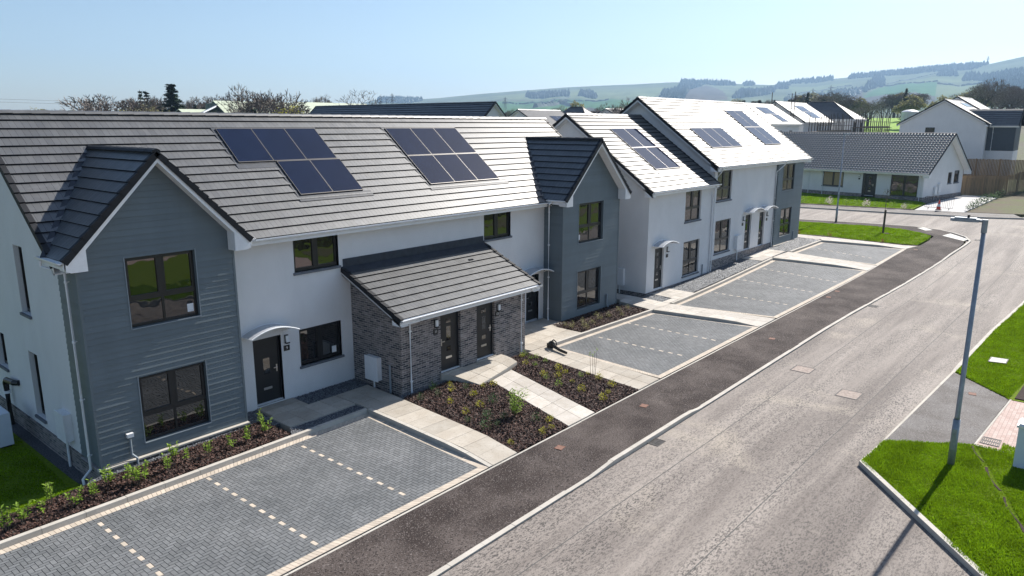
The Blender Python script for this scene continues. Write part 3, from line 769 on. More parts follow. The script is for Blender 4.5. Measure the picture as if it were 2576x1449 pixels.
def text_on(F, a, z, c, s, size, mat, name, parent):
    cu = bpy.data.curves.new(name, 'FONT'); cu.body = s; cu.size = size; cu.extrude = .004; cu.align_x = 'CENTER'; cu.align_y = 'CENTER'
    to = bpy.data.objects.new('tmp', cu); COL.objects.link(to)
    dg = bpy.context.evaluated_depsgraph_get(); me = bpy.data.meshes.new_from_object(to.evaluated_get(dg))
    bpy.data.objects.remove(to)
    Mx = Matrix((F.u, F.k, F.n)).transposed().to_4x4(); Mx.translation = F.p(a, z, c); me.transform(Mx)
    me.materials.clear(); me.materials.append(mat)
    o = bpy.data.objects.new(name, me); COL.objects.link(o); o.parent = parent
def plate(par, F, a, z, s=''):
    mb = MB(); mb.fbox(F, a-.10, a+.10, z-.085, z+.085, 0, .022); o = mb.build('house_number', M['blk'], par)
    if s: text_on(F, a, z, .024, s, .13, M['whiteplast'], 'digits', o)
def gutter(par, p0, p1, out, local=False, r=.058):
    """half-round gutter with fascia; out = horizontal outward unit vector"""
    p0, p1, out = Vector(p0), Vector(p1), Vector(out); mb = MB(); k = Vector((0,0,1)); L = (p1-p0).length; u = (p1-p0)/L
    def ring(t, rr):
        c = p0+u*t+out*rr; return [c+out*(-rr*math.cos(PI*i/6))*1.0-k*rr*math.sin(PI*i/6) for i in range(7)]
    A, B = ring(0, r), ring(L, r); Ai, Bi = ring(0, r), ring(L, r)
    Ai = [a+k*.012 for a in Ai]; Bi = [b+k*.012 for b in Bi]
    for i in range(6):
        mb.poly([A[i], A[i+1], B[i+1], B[i]]); mb.poly([Ai[i+1], Ai[i], Bi[i], Bi[i+1]])
    mb.poly([A[0], Ai[0], Bi[0], B[0]]); mb.poly([A[6], B[6], Bi[6], Ai[6]])
    mb.poly(A+Ai[::-1]); mb.poly(B+Bi[::-1]); mb.poly(A); mb.poly(B)
    n = int(L/.95)
    for i in range(n+1):
        t = min(L-.03, i*L/max(1, n)); C1 = [c+(c-(p0+u*t+out*r)).normalized()*.010 for c in ring(t, r)]
        C2 = [c+u*.03 for c in C1]
        for j in range(6): mb.poly([C1[j], C1[j+1], C2[j+1], C2[j]])
        q = p0+u*t+out*(2*r); mb.hexa([q-out*.01-k*.01, q+out*.012-k*.01, q+out*.012-k*.01+u*.03, q-out*.01-k*.01+u*.03, q-out*.01+k*.014, q+out*.012+k*.014, q+out*.012+k*.014+u*.03, q-out*.01+k*.014+u*.03])
    # fascia board behind
    mb.hexa([p0-k*.17-out*.025, p1-k*.17-out*.025, p1-k*.17-out*.003, p0-k*.17-out*.003, p0+k*.02-out*.025, p1+k*.02-out*.025, p1+k*.02-out*.003, p0+k*.02-out*.003])
    return mb.build('gutter', M['upvc'], par, local=local)
def pipe(par, pts, r=.034, name='downpipe', mat=None, local=False, clips=True):
    mb = MB(); mb.tube(pts, r, 8)
    P = [Vector(p) for p in pts]
    for a, b in zip(P, P[1:]):
        if abs((b-a).normalized().z) > .95 and (b-a).length > .8 and clips:
            n = max(1, int((b-a).length/1.3))
            for i in range(n+1):
                q = a.lerp(b, (i+.15)/(n+.4)); mb.tube([q-Vector((0,0,.025)), q+Vector((0,0,.025))], r*1.22, 8); mb.box(q.x+.02, q.x+.075, q.y-.01, q.y+.01, q.z-.012, q.z+.012)
    return mb.build(name, mat or M['upvc'], par, local=local, smooth=False)

def tiles(mb, O, u, s, n, span, S, gauge=.345, tw=.165, thick=.042, wave=False):
    """tile courses. O eave corner, u along the eave, s up the slope, n normal; span(t)->(a0,a1) at distance t up the slope"""
    O, u, s, n = Vector(O), Vector(u), Vector(s), Vector(n); N_ = int(round(S/gauge)); gauge = S/N_
    for k in range(N_):
        t0, t1 = k*gauge, (k+1)*gauge
        a0, a1 = span(t0); b0, b1 = span(t1)
        if a1-a0 < .05: continue
        P = lambda a, t, h: O+u*a+s*t+n*h
        lo = min(a0, b0); off = (k % 2)*tw/2
        i0 = int(math.floor((lo-off)/tw)); i1 = int(math.ceil((max(a1, b1)-off)/tw))
        def cl(x, t):
            e0, e1 = (a0, a1) if t == 0 else (b0, b1); return min(max(x, e0), e1)
        for i in range(i0, i1):
            x0, x1 = off+i*tw+.0025, off+(i+1)*tw-.0025
            q0, q1, r0, r1 = cl(x0,0), cl(x1,0), cl(x0,1), cl(x1,1)
            if q1-q0 < .01 and r1-r0 < .01: continue
            mb.poly([P(q0,t0,thick), P(q1,t0,thick), P(r1,t1,.002), P(r0,t1,.002)], 0)
        mb.poly([P(a0,t0,-.02), P(a1,t0,-.02), P(a1,t0,thick), P(a0,t0,thick)], 1)  # butt face in the painted shadow-line colour
        mb.poly([P(a0,t0,-.004), P(a1,t0,-.004), P(b1,t1,-.004), P(b0,t1,-.004)], 1)
def ridge(mb, p0, p1, L=.45, r=.13, drop=.075):
    p0, p1 = Vector(p0), Vector(p1); D = (p1-p0).length; u = (p1-p0)/D; w_ = u.cross(Vector((0,0,1))).normalized(); k = Vector((0,0,1)); n = max(1, int(D/L)); st = D/n
    for i in range(n):
        a = p0+u*(i*st+.003); b = p0+u*((i+1)*st-.003); h0, h1 = 0, .006
        def sec(c, h): return [c-w_*r-k*(drop-h)+k*.06, c-w_*r*.55+k*(.045+h), c+k*(.075+h), c+w_*r*.55+k*(.045+h), c+w_*r-k*(drop-h)+k*.06]
        A, B = sec(a, 0), sec(b, .012)
        for j in range(4): mb.poly([A[j], A[j+1], B[j+1], B[j]], 0)
        mb.poly(A[::-1], 0); mb.poly(B, 0)
def verge(mb, p0, p1, width_dir, wdt=.13, h=.05, drop=.11, n_units=0):
    """dark verge caps from eave p0 up to ridge p1; width_dir points inward along the eave"""
    p0, p1, w_ = Vector(p0), Vector(p1), Vector(width_dir); u = (p1-p0).normalized(); k = (w_.cross(u)).normalized()
    if k.z < 0: k = -k
    L = (p1-p0).length; n = max(1, round(L/.345)); st = L/n
    for i in range(n):
        a = p0+u*(i*st-.01); b = p0+u*((i+1)*st)
        mb.hexa([a-k*drop, a+w_*wdt-k*.0, b+w_*wdt-k*.0, b-k*drop, a+k*(h+.012), a+w_*wdt+k*(h+.012), b+w_*wdt+k*h*.55, b+k*h*.55])

def gable_box(mb, pts, d): mb.prism(pts, d)

def gable_bay(par, x0, x1, y, zw, ze, zap, yback, xo=.37, hb=.40, holes=(), zb=.2, trimset=(), name='bay', side='L', gut=True):
    """projecting clad bay with its own gabled roof"""
    F = Fr((x0, y, 0), (1,0,0), (0,-1,0)); W = x1-x0; xm = (x0+x1)/2; sl = (zap-ze)/((W/2)+xo)
    ztop = zap-.16
    def lim(z):
        if z <= zw: return (0, W)
        d = (ztop-z)/sl; return (max(0, W/2-d), min(W, W/2+d))
    mb = MB(); boards(mb, F, 0, W, zb, ztop, holes, lim)
    for h in holes:
        a, b, c, d = h
        for p, q in (((a,c),(b,c)),((b,c),(b,d)),((b,d),(a,d)),((a,d),(a,c))):
            mb.poly([F.p(p[0],p[1],.02), F.p(q[0],q[1],.02), F.p(q[0],q[1],-.15), F.p(p[0],p[1],-.15)], 0)
    # side returns
    FL = Fr((x0, 0.38 if side == 'L' else 0, 0), (0,-1,0), (-1,0,0)); boards(mb, FL, 0, -y+(.38 if side == 'L' else 0), zb, zw+.3)
    FR = Fr((x1, y, 0), (0,1,0), (1,0,0)); boards(mb, FR, 0, -y, zb, zw+.3)
    # corner trims
    for (cx, sg) in ((x0, -1), (x1, 1)):
        mb.box(cx-.028 if sg < 0 else cx-.03, cx+.03 if sg < 0 else cx+.028, y-.028, y+.03, zb, zw+.2)
    mb.build('cladding', M['clad'], par)
    # roof
    s_len = math.hypot(W/2+xo, zap-ze); cs, sn = (W/2+xo)/s_len, (zap-ze)/s_len
    mb = MB()
    yf = y-hb
    main = lambda z: RA['y0']+(z-RA['z0'])/RA['s']      # y where the main roof reaches height z
    def spanL(t): z = ze+t*sn; return (0, max(.1, main(z)-yf+.12))
    tiles(mb, (x0-xo, yf, ze), (0,1,0), (cs,0,sn), (-sn,0,cs), spanL, s_len)
    tiles(mb, (x1+xo, yf, ze), (0,1,0), (-cs,0,sn), (sn,0,cs), spanL, s_len)
    mb.build('bay_roof', [M['tile'], M['tile_edge_shade']], par)
    mb = MB(); ridge(mb, (xm, yf-.02, zap), (xm, main(zap)+.1, zap)); mb.build('bay_ridge_tiles', M['tile_dark'], par)
    for xv in (x0-xo, x1+xo):
        mb = MB(); verge(mb, (xv, yf-.03, ze), (xm, yf-.03, zap), (0,1,0)); mb.build('verge_cap', M['tile_dark'], par)
    # bargeboards, soffits, box ends
    bw = .20; q = .06
    for sg, xe in ((1, x0-xo+.04), (-1, x1+xo-.04)):
        mb = MB()
        A = Vector((xe, yf, ze-q)); B = Vector((xm, yf, zap-q)); dn = Vector((0,0,-bw))
        mb.prism([A, B, B+dn, A+dn], (0,.025,0))
        mb.prism([A+dn+Vector((0,.025,.04)), B+dn+Vector((0,.025,.04)), B+dn+Vector((0,.025,.02)), A+dn+Vector((0,.025,.02))], (0,hb-.05,0))
        xi = x0+.13 if sg > 0 else x1-.13; zi = ze+abs(xi-xe)*sl-q-.03
        mb.prism([Vector((xe, yf-.004, ze-.10)), Vector((xe, yf-.004, ze-.22)), Vector((xe+sg*.1, yf-.004, ze-.27)), Vector((xi, yf-.004, ze-.27)), Vector((xi, yf-.004, zi)),], (0,hb-.02,0))
        mb.build('bargeboard', M['upvc'], par)
    # dark valley gutters where it meets the main roof
    for sg, xe in ((1, x0-xo), (-1, x1+xo)):
        mb = MB()
        A = Vector((xe, main(ze), ze+.03)); B = Vector((xm, main(zap), zap+.03)); w1 = Vector((-sg*.14, 0, .012))
        mb.prism([A, B, B+w1, A+w1], (0,0,-.03))
        mb.build('valley_gutter', M['lead'], par)
    return F

RA = dict(y0=-.42, z0=5.35, s=.80)
# ------------------------------------------------------------ block A: four flats
A = thing('apartment_building', (12, 4, 0), 'long white two-storey block with two blue-grey clad gables and a brick porch', 'block of flats')
XR = 23.4; YB = 8.3; YR = 4.0; ZR = 8.89; ZE = 5.35
Ff = Fr((0,0,0), (1,0,0), (0,-1,0)); Fg = Fr((0,0,0), (0,-1,0), (-1,0,0))
holes_f = [(4.79,5.74,.15,2.25), (6.40,8.0,1.05,2.25), (6.38,8.05,4.09,5.24), (15.07,16.70,4.09,5.24), (17.75,18.62,.12,2.2)]
mb = MB(); wall(mb, Ff, 3.95, 8.464, 0, 5.45, holes_f, reveal=.15); wall(mb, Ff, 8.464, 14.68, 3.0, 5.45); wall(mb, Ff, 14.68, 19.1, 0, 5.45, holes_f, reveal=.15)
gh_ = [(-3.58,-2.86,3.49,5.39), (-3.6,-2.88,.46,2.38), (-6.5,-5.68,1.35,2.46)]
wall(mb, Fg, -YB, -.38, .2, 5.45, gh_, reveal=.17)
mb.poly([(0,.38,5.45),(0,YB,5.45),(0,YR,8.68)]); mb.poly([(0,.38,5.45),(0,YR,8.68),(0,.1,5.55)])
wall(mb, Fr((XR,0,0),(0,1,0),(1,0,0)), 0, YB, 0, 5.45); mb.poly([(XR,0,5.45),(XR,YB,5.45),(XR,YR,8.68)])
wall(mb, Fr((XR,YB,0),(-1,0,0),(0,1,0)), 0, XR, 0, 5.5)
mb.build('wall', M['render'], A)
for bx in ((-.035,.0,.38,YB,-.6,.2),(5.78,8.46,-.02,0,-.1,.07),(14.69,17.7,-.02,0,-.1,.07),(-.06,3.93,-.93,.36,-.6,.155),(18.95,23.42,-1.06,-.0,-.1,.06)):
    mb = MB(); mb.box(*bx); mb.build('brick_plinth', M['brick'], A)
for bx in ((-.10,3.97,-.97,-.80,.157,.20),(18.93,23.46,-1.09,-.98,.062,.085)):
    mb = MB(); mb.box(*bx); mb.build('plinth_coping', M['kerb'], A)
for x in (8.62, 14.85):
    mb = MB(); mb.box(x, x+.012, -.004, 0, 4.3, 5.3); mb.build('movement_joint', M['upvc'], A)
# roof
mb = MB(); Ls = math.hypot(YR-RA['y0'], ZR-ZE); cs, sn = (YR-RA['y0'])/Ls, (ZR-ZE)/Ls
tiles(mb, (-.35, RA['y0'], ZE), (1,0,0), (0,cs,sn), (0,-sn,cs), lambda t: (0, 24.4), Ls)
mb.poly([(-.35,YR,ZR),(24.05,YR,ZR),(24.05,YB+.4,5.35),(-.35,YB+.4,5.35)], 0)
mb.build('roof', [M['tile'], M['tile_edge_shade']], A)
mb = MB(); ridge(mb, (-.37,YR,ZR-.01), (24.07,YR,ZR-.01)); mb.build('ridge_tiles', M['tile'], A)
for x, d in ((-.37, 1), (24.07, -1)):
    mb = MB(); verge(mb, (x,RA['y0'],ZE), (x,YR,ZR), (d,0,0)); verge(mb, (x,YB+.4,ZE), (x,YR,ZR), (d,0,0))
    mb.build('verge_cap', M['tile_dark'], A)
for x, d in ((-.34, .34), (24.04, -.62)):
    mb = MB()
    for ye in (RA['y0'], YB+.4):
        a = Vector((x, ye, ZE-.07)); b = Vector((x, YR, ZR-.07)); dn = Vector((0,0,-.17))
        mb.prism([a, b, b+dn, a+dn], (.02*(1 if d > 0 else -1),0,0)); mb.prism([a+dn*.8, b+dn*.8, b+dn, a+dn], (d,0,0))
    mb.build('bargeboard', M['upvc'], A)
gutter(A, (4.33,RA['y0'],ZE-.01), (18.62,RA['y0'],ZE-.01), (0,-1,0))
mb = MB(); mb.box(3.9, 19.0, RA['y0']+.02, 0, ZE-.17, ZE-.15); mb.build('soffit', M['upvc'], A)
# bays
B1h = [(1.10,2.87,3.577,5.365), (1.11,2.88,.513,2.281)]
FB1 = gable_bay(A, 0, 3.95, -.82, 5.31, 5.517, 7.935, 3, holes=B1h, zb=.215, side='L')
for i, h in enumerate(B1h): window(A, FB1, *h, 'T', sill=False, trim=True, sticker=(2.6, 3.70) if i == 0 else None)
B2h = [(1.16,3.10,3.44,5.21), (1.14,3.02,.40,2.16)]
FB2 = gable_bay(A, 18.98, 23.42, -1.0, 5.22, 5.47, 7.96, 3, holes=B2h, zb=.10, side='R', hb=.42)
for i, h in enumerate(B2h): window(A, FB2, *h, 'T', sill=False, trim=True, sticker=(1.28, 3.58) if i == 0 else None)
gutter(A, (-.38,-1.2,5.50), (-.38,.25,5.50), (-1,0,0)); gutter(A, (18.6,-1.38,5.46), (18.6,-.45,5.46), (-1,0,0))
gutter(A, (4.33,-1.2,5.50), (4.33,-.45,5.50), (1,0,0)); gutter(A, (23.8,-1.38,5.46), (23.8,.1,5.46), (1,0,0))
# walls: windows and doors
window(A, Ff, 6.40,8.0,1.05,2.25,'M', sticker=(7.68,1.18)); window(A, Ff, 6.38,8.05,4.09,5.24,'M'); window(A, Ff, 15.07,16.70,4.09,5.24,'M')
for h in gh_: window(A, Fg, *h, 'S', rec=.13)
door(A, Ff, 4.79,5.74,.15,2.25,'A'); door(A, Ff, 17.75,18.62,.12,2.2,'B', flip=True)
canopy(A, Ff, 4.42, 6.02, 2.47); canopy(A, Ff, 17.15, 18.9, 2.33)
wall_lamp(A, Ff, 5.92, 2.08); plate(A, Ff, 5.92, 1.78, '9')
# porch (doors 11 and 13)
PX0, PX1, PY = 8.464, 14.68, -2.448
Fp = Fr((0,PY,0), (1,0,0), (0,-1,0)); ph = [(10.21,11.16,.35,2.45), (11.985,12.93,.35,2.45)]
zt = lambda y: 2.70+(y+2.85)*(3.98-2.70)/2.85-.13
mb = MB(); wall(mb, Fp, PX0, PX1, 0, 2.72, ph, reveal=.12)
for x in (PX0, PX1): mb.poly([(x,PY,0),(x,0,0),(x,0,zt(0)),(x,PY,zt(PY))])
mb.build('porch_wall', M['brick'], A)
for xa, xb in ((10.15, 11.22), (11.93, 12.99)):
    mb = MB(); mb.box(xa, xb, PY-.07, PY+.1, .05, .345); mb.build('door_step', M['slab'], A)
mb = MB(); Lp = math.hypot(2.85-.30, (3.98-2.70)*2.55/2.85); cp, sp = 2.55/Lp, (3.98-2.70)*2.55/2.85/Lp
tiles(mb, (8.12,-2.85,2.70), (1,0,0), (0,cp,sp), (0,-sp,cp), lambda t: (0, 6.95), Lp)
mb.build('porch_roof', [M['tile'], M['tile_edge_shade']], A)
mb = MB(); z1 = 3.98; mb.prism([(8.12,-.33,2.70+2.52*.449+.035), (8.12,-.0,z1+.05), (8.12,-.0,z1+.0), (8.12,-.33,2.70+2.52*.449)], (6.95,0,0)); mb.box(8.2, 15.0, -.03, -.001, z1, z1+.30); mb.build('lead_flashing', M['lead'], A)
for x, d in ((8.10, 1), (15.09, -1)):
    mb = MB(); verge(mb, (x,-2.87,2.70), (x,-.02,3.98), (d,0,0), drop=.12); mb.build('verge_cap', M['tile_dark'], A)
for x, d in ((8.14, .32), (15.05, -.37)):
    mb = MB()
    a = Vector((x,-2.85,2.62)); b = Vector((x,0,3.90)); mb.prism([a, b, b-Vector((0,0,.15)), a-Vector((0,0,.15))], (.02 if d > 0 else -.02,0,0)); mb.prism([a-Vector((0,0,.12)), b-Vector((0,0,.12)), b-Vector((0,0,.15)), a-Vector((0,0,.15))], (d,0,0))
    mb.prism([(x,-2.83,2.60),(x,-2.83,2.48),(x,-2.45,2.48),(x,-2.45,2.82)], (d,0,0))
    mb.build('bargeboard', M['upvc'], A)
mb = MB(); mb.box(8.15, 15.0, -2.80, -2.45, 2.50, 2.52); mb.build('soffit', M['upvc'], A)
gutter(A, (8.12,-2.86,2.69), (15.07,-2.86,2.69), (0,-1,0))
door(A, Fp, *ph[0], 'B', rec=.1, flip=True); door(A, Fp, *ph[1], 'B', rec=.1)
wall_lamp(A, Fp, 9.98, 2.17); plate(A, Fp, 9.98, 1.88, '11'); wall_lamp(A, Fp, 13.10, 2.12); plate(A, Fp, 13.06, 1.88, '13')
pipe(A, [(8.95,-2.92,2.62),(8.95,-2.80,2.52),(8.80,-2.52,2.40),(8.80,-2.52,.05)]); pipe(A, [(14.55,-2.92,2.62),(14.52,-2.8,2.52),(14.38,-2.52,2.42),(14.38,-2.52,.05)])
pipe(A, [(-.44,.05,5.42),(-.44,.05,5.28),(-.12,-.45,5.14),(-.12,-.45,.10),(-.38,-.62,-.02),(-.40,-.80,-.30)])
pipe(A, [(18.54,-.75,5.38),(18.54,-.6,5.30),(18.86,-.35,5.12),(18.86,-.35,.25),(18.7,-.5,.06)]); pipe(A, [(4.45,-.6,5.42),(4.25,-.3,5.25),(4.0,-.06,5.12)], clips=False)
pipe(A, [(.72,-.90,.85),(.72,-.90,.35),(.80,-1.0,.25),(.80,-1.0,.02)], .03, 'vent_pipe', M['grey_pvc'], clips=False); pipe(A, [(22.5,-1.07,.75),(22.5,-1.07,.25),(22.6,-1.15,.04)], .04, 'vent_pipe', M['grey_pvc'], clips=False)
pipe(A, [(8.40,-1.95,1.0),(8.40,-1.95,.05)], .035, 'vent_pipe', M['grey_pvc'], clips=False)
mb = MB(); mb.box(.64, .80, -.96, -.86, .82, .92); mb.build('vent_cap', M['whiteplast'], A)
def meter(par, F, a0, a1, b0, b1, d=.2, leg=None):
    mb = MB(); mb.fbox(F, a0, a1, b0, b1, .0, d-.03); mb.fbox(F, a0-.02, a1+.02, b0-.02, b1+.02, d-.028, d)
    o = mb.build('meter_box', M['upvc'], par)
    mb = MB(); am = (a0+a1)/2; mb.tube([F.p(am, b0-.021, .08), F.p(am, leg or .0, .08)], .032, 7); k = mb.build('conduit', M['upvc'], None); k.parent = o
Fps = Fr((PX0,0,0), (0,-1,0), (-1,0,0))
meter(A, Fps, .85, 1.45, .36, 1.14, leg=.05); meter(A, Fg, -1.45, -.85, .45, 1.2, leg=-.35)
# solar panels
def panel(par, O, s, n, a, t, w_=1.22, h=1.66, local=False):
    O, s, n = Vector(O), Vector(s), Vector(n); u = Vector((1,0,0)); P = lambda x, y, z: O+u*x+s*y+n*z
    mb = MB(); e = .012
    mb.hexa([P(a+e,t+e,.03),P(a+w_-e,t+e,.03),P(a+w_-e,t+h-e,.03),P(a+e,t+h-e,.03),P(a+e,t+e,.072),P(a+w_-e,t+e,.072),P(a+w_-e,t+h-e,.072),P(a+e,t+h-e,.072)])
    o = mb.build('solar_panel', M['solar'], par, local=local)
    mb = MB()
    for x0, x1, y0, y1 in ((a,a+w_,t,t+.02),(a,a+w_,t+h-.02,t+h),(a,a+.010,t+.021,t+h-.021),(a+w_-.010,a+w_,t+.021,t+h-.021)):
        mb.hexa([P(x0,y0,.02),P(x1,y0,.02),P(x1,y1,.02),P(x0,y1,.02),P(x0,y0,.078),P(x1,y0,.078),P(x1,y1,.078),P(x0,y1,.078)])
    k = mb.build('panel_frame', M['alu'] if h > .5 else M['frame'], None); k.parent = o
sv = (0,cs,sn); nv = (0,-sn,cs); OA = (0, RA['y0'], ZE)
tA = lambda y: (y-RA['y0'])/cs
t1_, t2_ = tA(2.1), tA(.82)
hp1 = tA(3.40)-t1_-.02; hp2 = t1_-t2_-.02
def flash(par, O, s, n, rects):
    O, s, n = Vector(O), Vector(s), Vector(n); u = Vector((1,0,0))
    for x0, x1, y0, y1 in rects:
        mb = MB()
        P = lambda x, y, z: O+u*x+s*y+n*z
        mb.hexa([P(x0,y0,.024),P(x1,y0,.024),P(x1,y1,.024),P(x0,y1,.024),P(x0,y0,.034),P(x1,y0,.034),P(x1,y1,.034),P(x0,y1,.034)])
        mb.build('panel_flashing', M['lead'], par)
for i in range(3): panel(A, OA, sv, nv, 5.97+i*1.25, t1_, 1.24, hp1)
for i in range(2): panel(A, OA, sv, nv, 7.30+i*1.25, t2_, 1.24, hp2)
for i in range(3):
    for t, hh in ((t1_, hp1), (t2_, hp2)): panel(A, OA, sv, nv, 12.98+i*1.31, t, 1.30, hh)
flash(A, OA, sv, nv, [(5.85,9.8,t1_+hp1,t1_+hp1+.08),(5.85,5.95,t1_-.05,t1_+hp1),(5.85,7.2,t1_-.26,t1_-.01),(7.18,7.28,t2_-.05,t1_-.01),(7.15,10.1,t2_-.27,t2_-.01),(12.85,16.95,t1_+hp1,t1_+hp1+.08),(12.87,12.96,t2_-.05,t1_+hp1),(12.85,17.3,t2_-.27,t2_-.01)])
# small roof vent on the porch
mb = MB(); mb.box(13.3,13.5,-.9,-.78,3.60,3.66); mb.build('roof_vent', M['tile_dark'], A)

# ------------------------------------------------------------ block B / C: stepped pair
def row_house(par, x0, x1, y, yb, zb, ze, yr, zr, vo=(.35,.35), fh=(), wallh=None, right_wall=True, gable_low=None, eo=.35, tw=.165, wallmat=None):
    F = Fr((0,y,0), (1,0,0), (0,-1,0)); mb = MB(); zt_ = ze+.1
    wall(mb, F, x0, x1, zb, zt_, fh, reveal=.13)
    for x in (x0, x1):
        mb.poly([(x,y,zb),(x,yb,zb),(x,yb,zt_),(x,yr,zr-.18),(x,y,zt_)])
    mb.poly([(x0,yb,zb),(x1,yb,zb),(x1,yb,zt_),(x0,yb,zt_)])
    mb.build('wall', wallmat or M['render'], par)
    ye = y-eo; s = (zr-ze)/(yr-ye); L = math.hypot(yr-ye, zr-ze); c, sn_ = (yr-ye)/L, (zr-ze)/L; yE2 = yr+(yr-ye)
    mb = MB(); X0, X1 = x0-vo[0], x1+vo[1]
    tiles(mb, (X0,ye,ze), (1,0,0), (0,c,sn_), (0,-sn_,c), lambda t: (0, X1-X0), L, tw=tw, thick=.046)
    mb.poly([(X0,yr,zr),(X1,yr,zr),(X1,yE2,ze),(X0,yE2,ze)], 0)
    mb.build('roof', [M['tile'], M['tile_edge_shade']], par)
    mb = MB(); ridge(mb, (X0-.02,yr,zr-.01), (X1+.02,yr,zr-.01)); mb.build('ridge_tiles', M['tile'], par)
    for x, d in ((X0-.02, 1), (X1+.02, -1)):
        mb = MB(); verge(mb, (x,ye,ze), (x,yr,zr), (d,0,0)); verge(mb, (x,yE2,ze), (x,yr,zr), (d,0,0))
        mb.build('verge_cap', M['tile_dark'], par)
    for x, d in ((X0+.01, vo[0]), (X1-.01, -vo[1])):
        mb = MB()
        for e in (ye, yE2):
            a = Vector((x,e,ze-.07)); b = Vector((x,yr,zr-.07)); dn = Vector((0,0,-.2))
            mb.prism([a,b,b+dn,a+dn], (.02*(1 if d > 0 else -1),0,0)); mb.prism([a+dn*.85,b+dn*.85,b+dn,a+dn], (d,0,0))
        sl_ = s
        mb.prism([(x,ye,ze-.09),(x,ye,ze-.26),(x,y+.12,ze-.26),(x,y+.12,ze+(y+.12-ye)*s-.09)], (d*.98,0,0))
        mb.build('bargeboard', M['upvc'], par)
    mb = MB(); mb.box(X0+.03, X1-.03, ye+.02, y, ze-.19, ze-.17); mb.build('soffit', M['upvc'], par)
    gutter(par, (X0,ye,ze-.01), (X1,ye,ze-.01), (0,-1,0))
    return F, (X0, ye, ze), (0,c,sn_), (0,-sn_,c), s
BB = thing('semi_detached_house', (29.5, 3, 0), 'lower white house of the stepped pair, with one front door under a canopy', 'house', 'stepped pair of white houses')
yF = -1.27
hB = [(26.58,27.52,.26,2.42), (29.68,31.58,.49,2.38), (29.65,31.5,3.48,5.2)]
F_, O_, s_, n_, sl_ = row_house(BB, 25.8, 33.0, yF, 8.67, .22, 5.36, 3.7, 9.13, (.3,-.02), hB)
mb = MB(); mb.box(25.76, 25.8, yF, 8.67, -.1, .22); mb.box(25.76, 33.0, yF-.03, yF, -.1, .215); mb.build('brick_plinth', M['brick'], BB)
door(BB, F_, *hB[0], 'B', rec=.1); window(BB, F_, *hB[1], 'T'); window(BB, F_, *hB[2], 'T')
canopy(BB, F_, 26.25, 27.95, 2.6); wall_lamp(BB, F_, 27.85, 2.25); plate(BB, F_, 27.85, 1.9)
meter(BB, Fr((25.8,0,0),(0,-1,0),(-1,0,0)), -.48, .02, .5, 1.36, leg=.05)
pipe(BB, [(32.5,yF-.4,5.26),(32.5,yF-.3,5.05),(32.75,yF-.06,4.7),(32.85,yF-.06,4.5),(32.85,yF-.06,.2)]); pipe(BB, [(32.0,yF-.05,.85),(32.0,yF-.05,.15)], .035, 'vent_pipe', M['grey_pvc'], clips=False)
tB = lambda y: (y-(yF-.35))/s_[1]
for i in range(2):
    panel(BB, (0,O_[1],O_[2]), s_, n_, 27.95+i*1.36, tB(1.2), 1.35, tB(2.62)-tB(1.2)-.02); panel(BB, (0,O_[1],O_[2]), s_, n_, 27.95+i*1.36, tB(-.33), 1.35, tB(1.2)-tB(-.33)-.02)
flash(BB, (0,O_[1],O_[2]), s_, n_, [(27.83,30.8,tB(2.62),tB(2.62)+.08),(27.85,27.93,tB(-.36),tB(2.62)),(27.85,31.1,tB(-.6),tB(-.34))])
CC = thing('semi_detached_house', (40, 3, .4), 'higher white house of the stepped pair, two front doors, blue-grey clad right end', 'house', 'stepped pair of white houses')
hC = [(33.5,35.6,1.22,3.15), (33.4,35.4,4.3,6.02), (37.77,38.7,.92,3.12), (40.0,40.87,.9,3.1)]
F_, O_, s_, n_, sl_ = row_house(CC, 33.02, 47.0, yF, 8.67, .9, 6.28, 3.7, 10.17, (.38,.9), [h for h in hC])
mb = MB(); mb.box(33.03, 42.3, yF-.03, yF, .2, .90); mb.box(32.99, 33.02, yF, 8.67, .2, .9); mb.box(42.25, 47.1, yF-.2, yF-.01, .2, .60); mb.build('brick_plinth', M['brick'], CC)
mb = MB(); mb.box(42.2, 47.15, yF-.25, yF-.05, .605, .65); mb.build('plinth_coping', M['kerb'], CC)
window(CC, F_, *hC[0], 'T'); window(CC, F_, *hC[1], 'T'); door(CC, F_, *hC[2], 'B', rec=.1, flip=True); door(CC, F_, *hC[3], 'B', rec=.1)
Fc = Fr((42.3,yF-.12,0), (1,0,0), (0,-1,0)); hc = [(1.0,3.0,1.15,3.05), (.9,3.0,4.27,6.05)]
mb = MB(); boards(mb, Fc, 0, 4.75, .66, 6.18, hc); boards(mb, Fr((42.3,yF,0),(0,-1,0),(-1,0,0)), 0, .12, .66, 6.18); boards(mb, Fr((47.05,yF-.12,0),(0,1,0),(1,0,0)), 0, 10, .66, 6.18)
for h in hc:
    a, b, c, d = h
    for p, q in (((a,c),(b,c)),((b,c),(b,d)),((b,d),(a,d)),((a,d),(a,c))): mb.poly([Fc.p(p[0],p[1],.02), Fc.p(q[0],q[1],.02), Fc.p(q[0],q[1],-.115), Fc.p(p[0],p[1],-.115)])
mb.build('cladding', M['clad'], CC)
for h in hc: window(CC, Fc, *h, 'T', rec=.03, sill=False, trim=True)
canopy(CC, F_, 37.4, 39.25, 3.35); canopy(CC, F_, 39.6, 41.45, 3.3)
wall_lamp(CC, F_, 37.4, 2.95); plate(CC, F_, 37.35, 2.6); wall_lamp(CC, F_, 41.2, 2.9); plate(CC, F_, 41.2, 2.55)
meter(CC, F_, 36.3, 36.95, 1.15, 2.0, leg=.45)
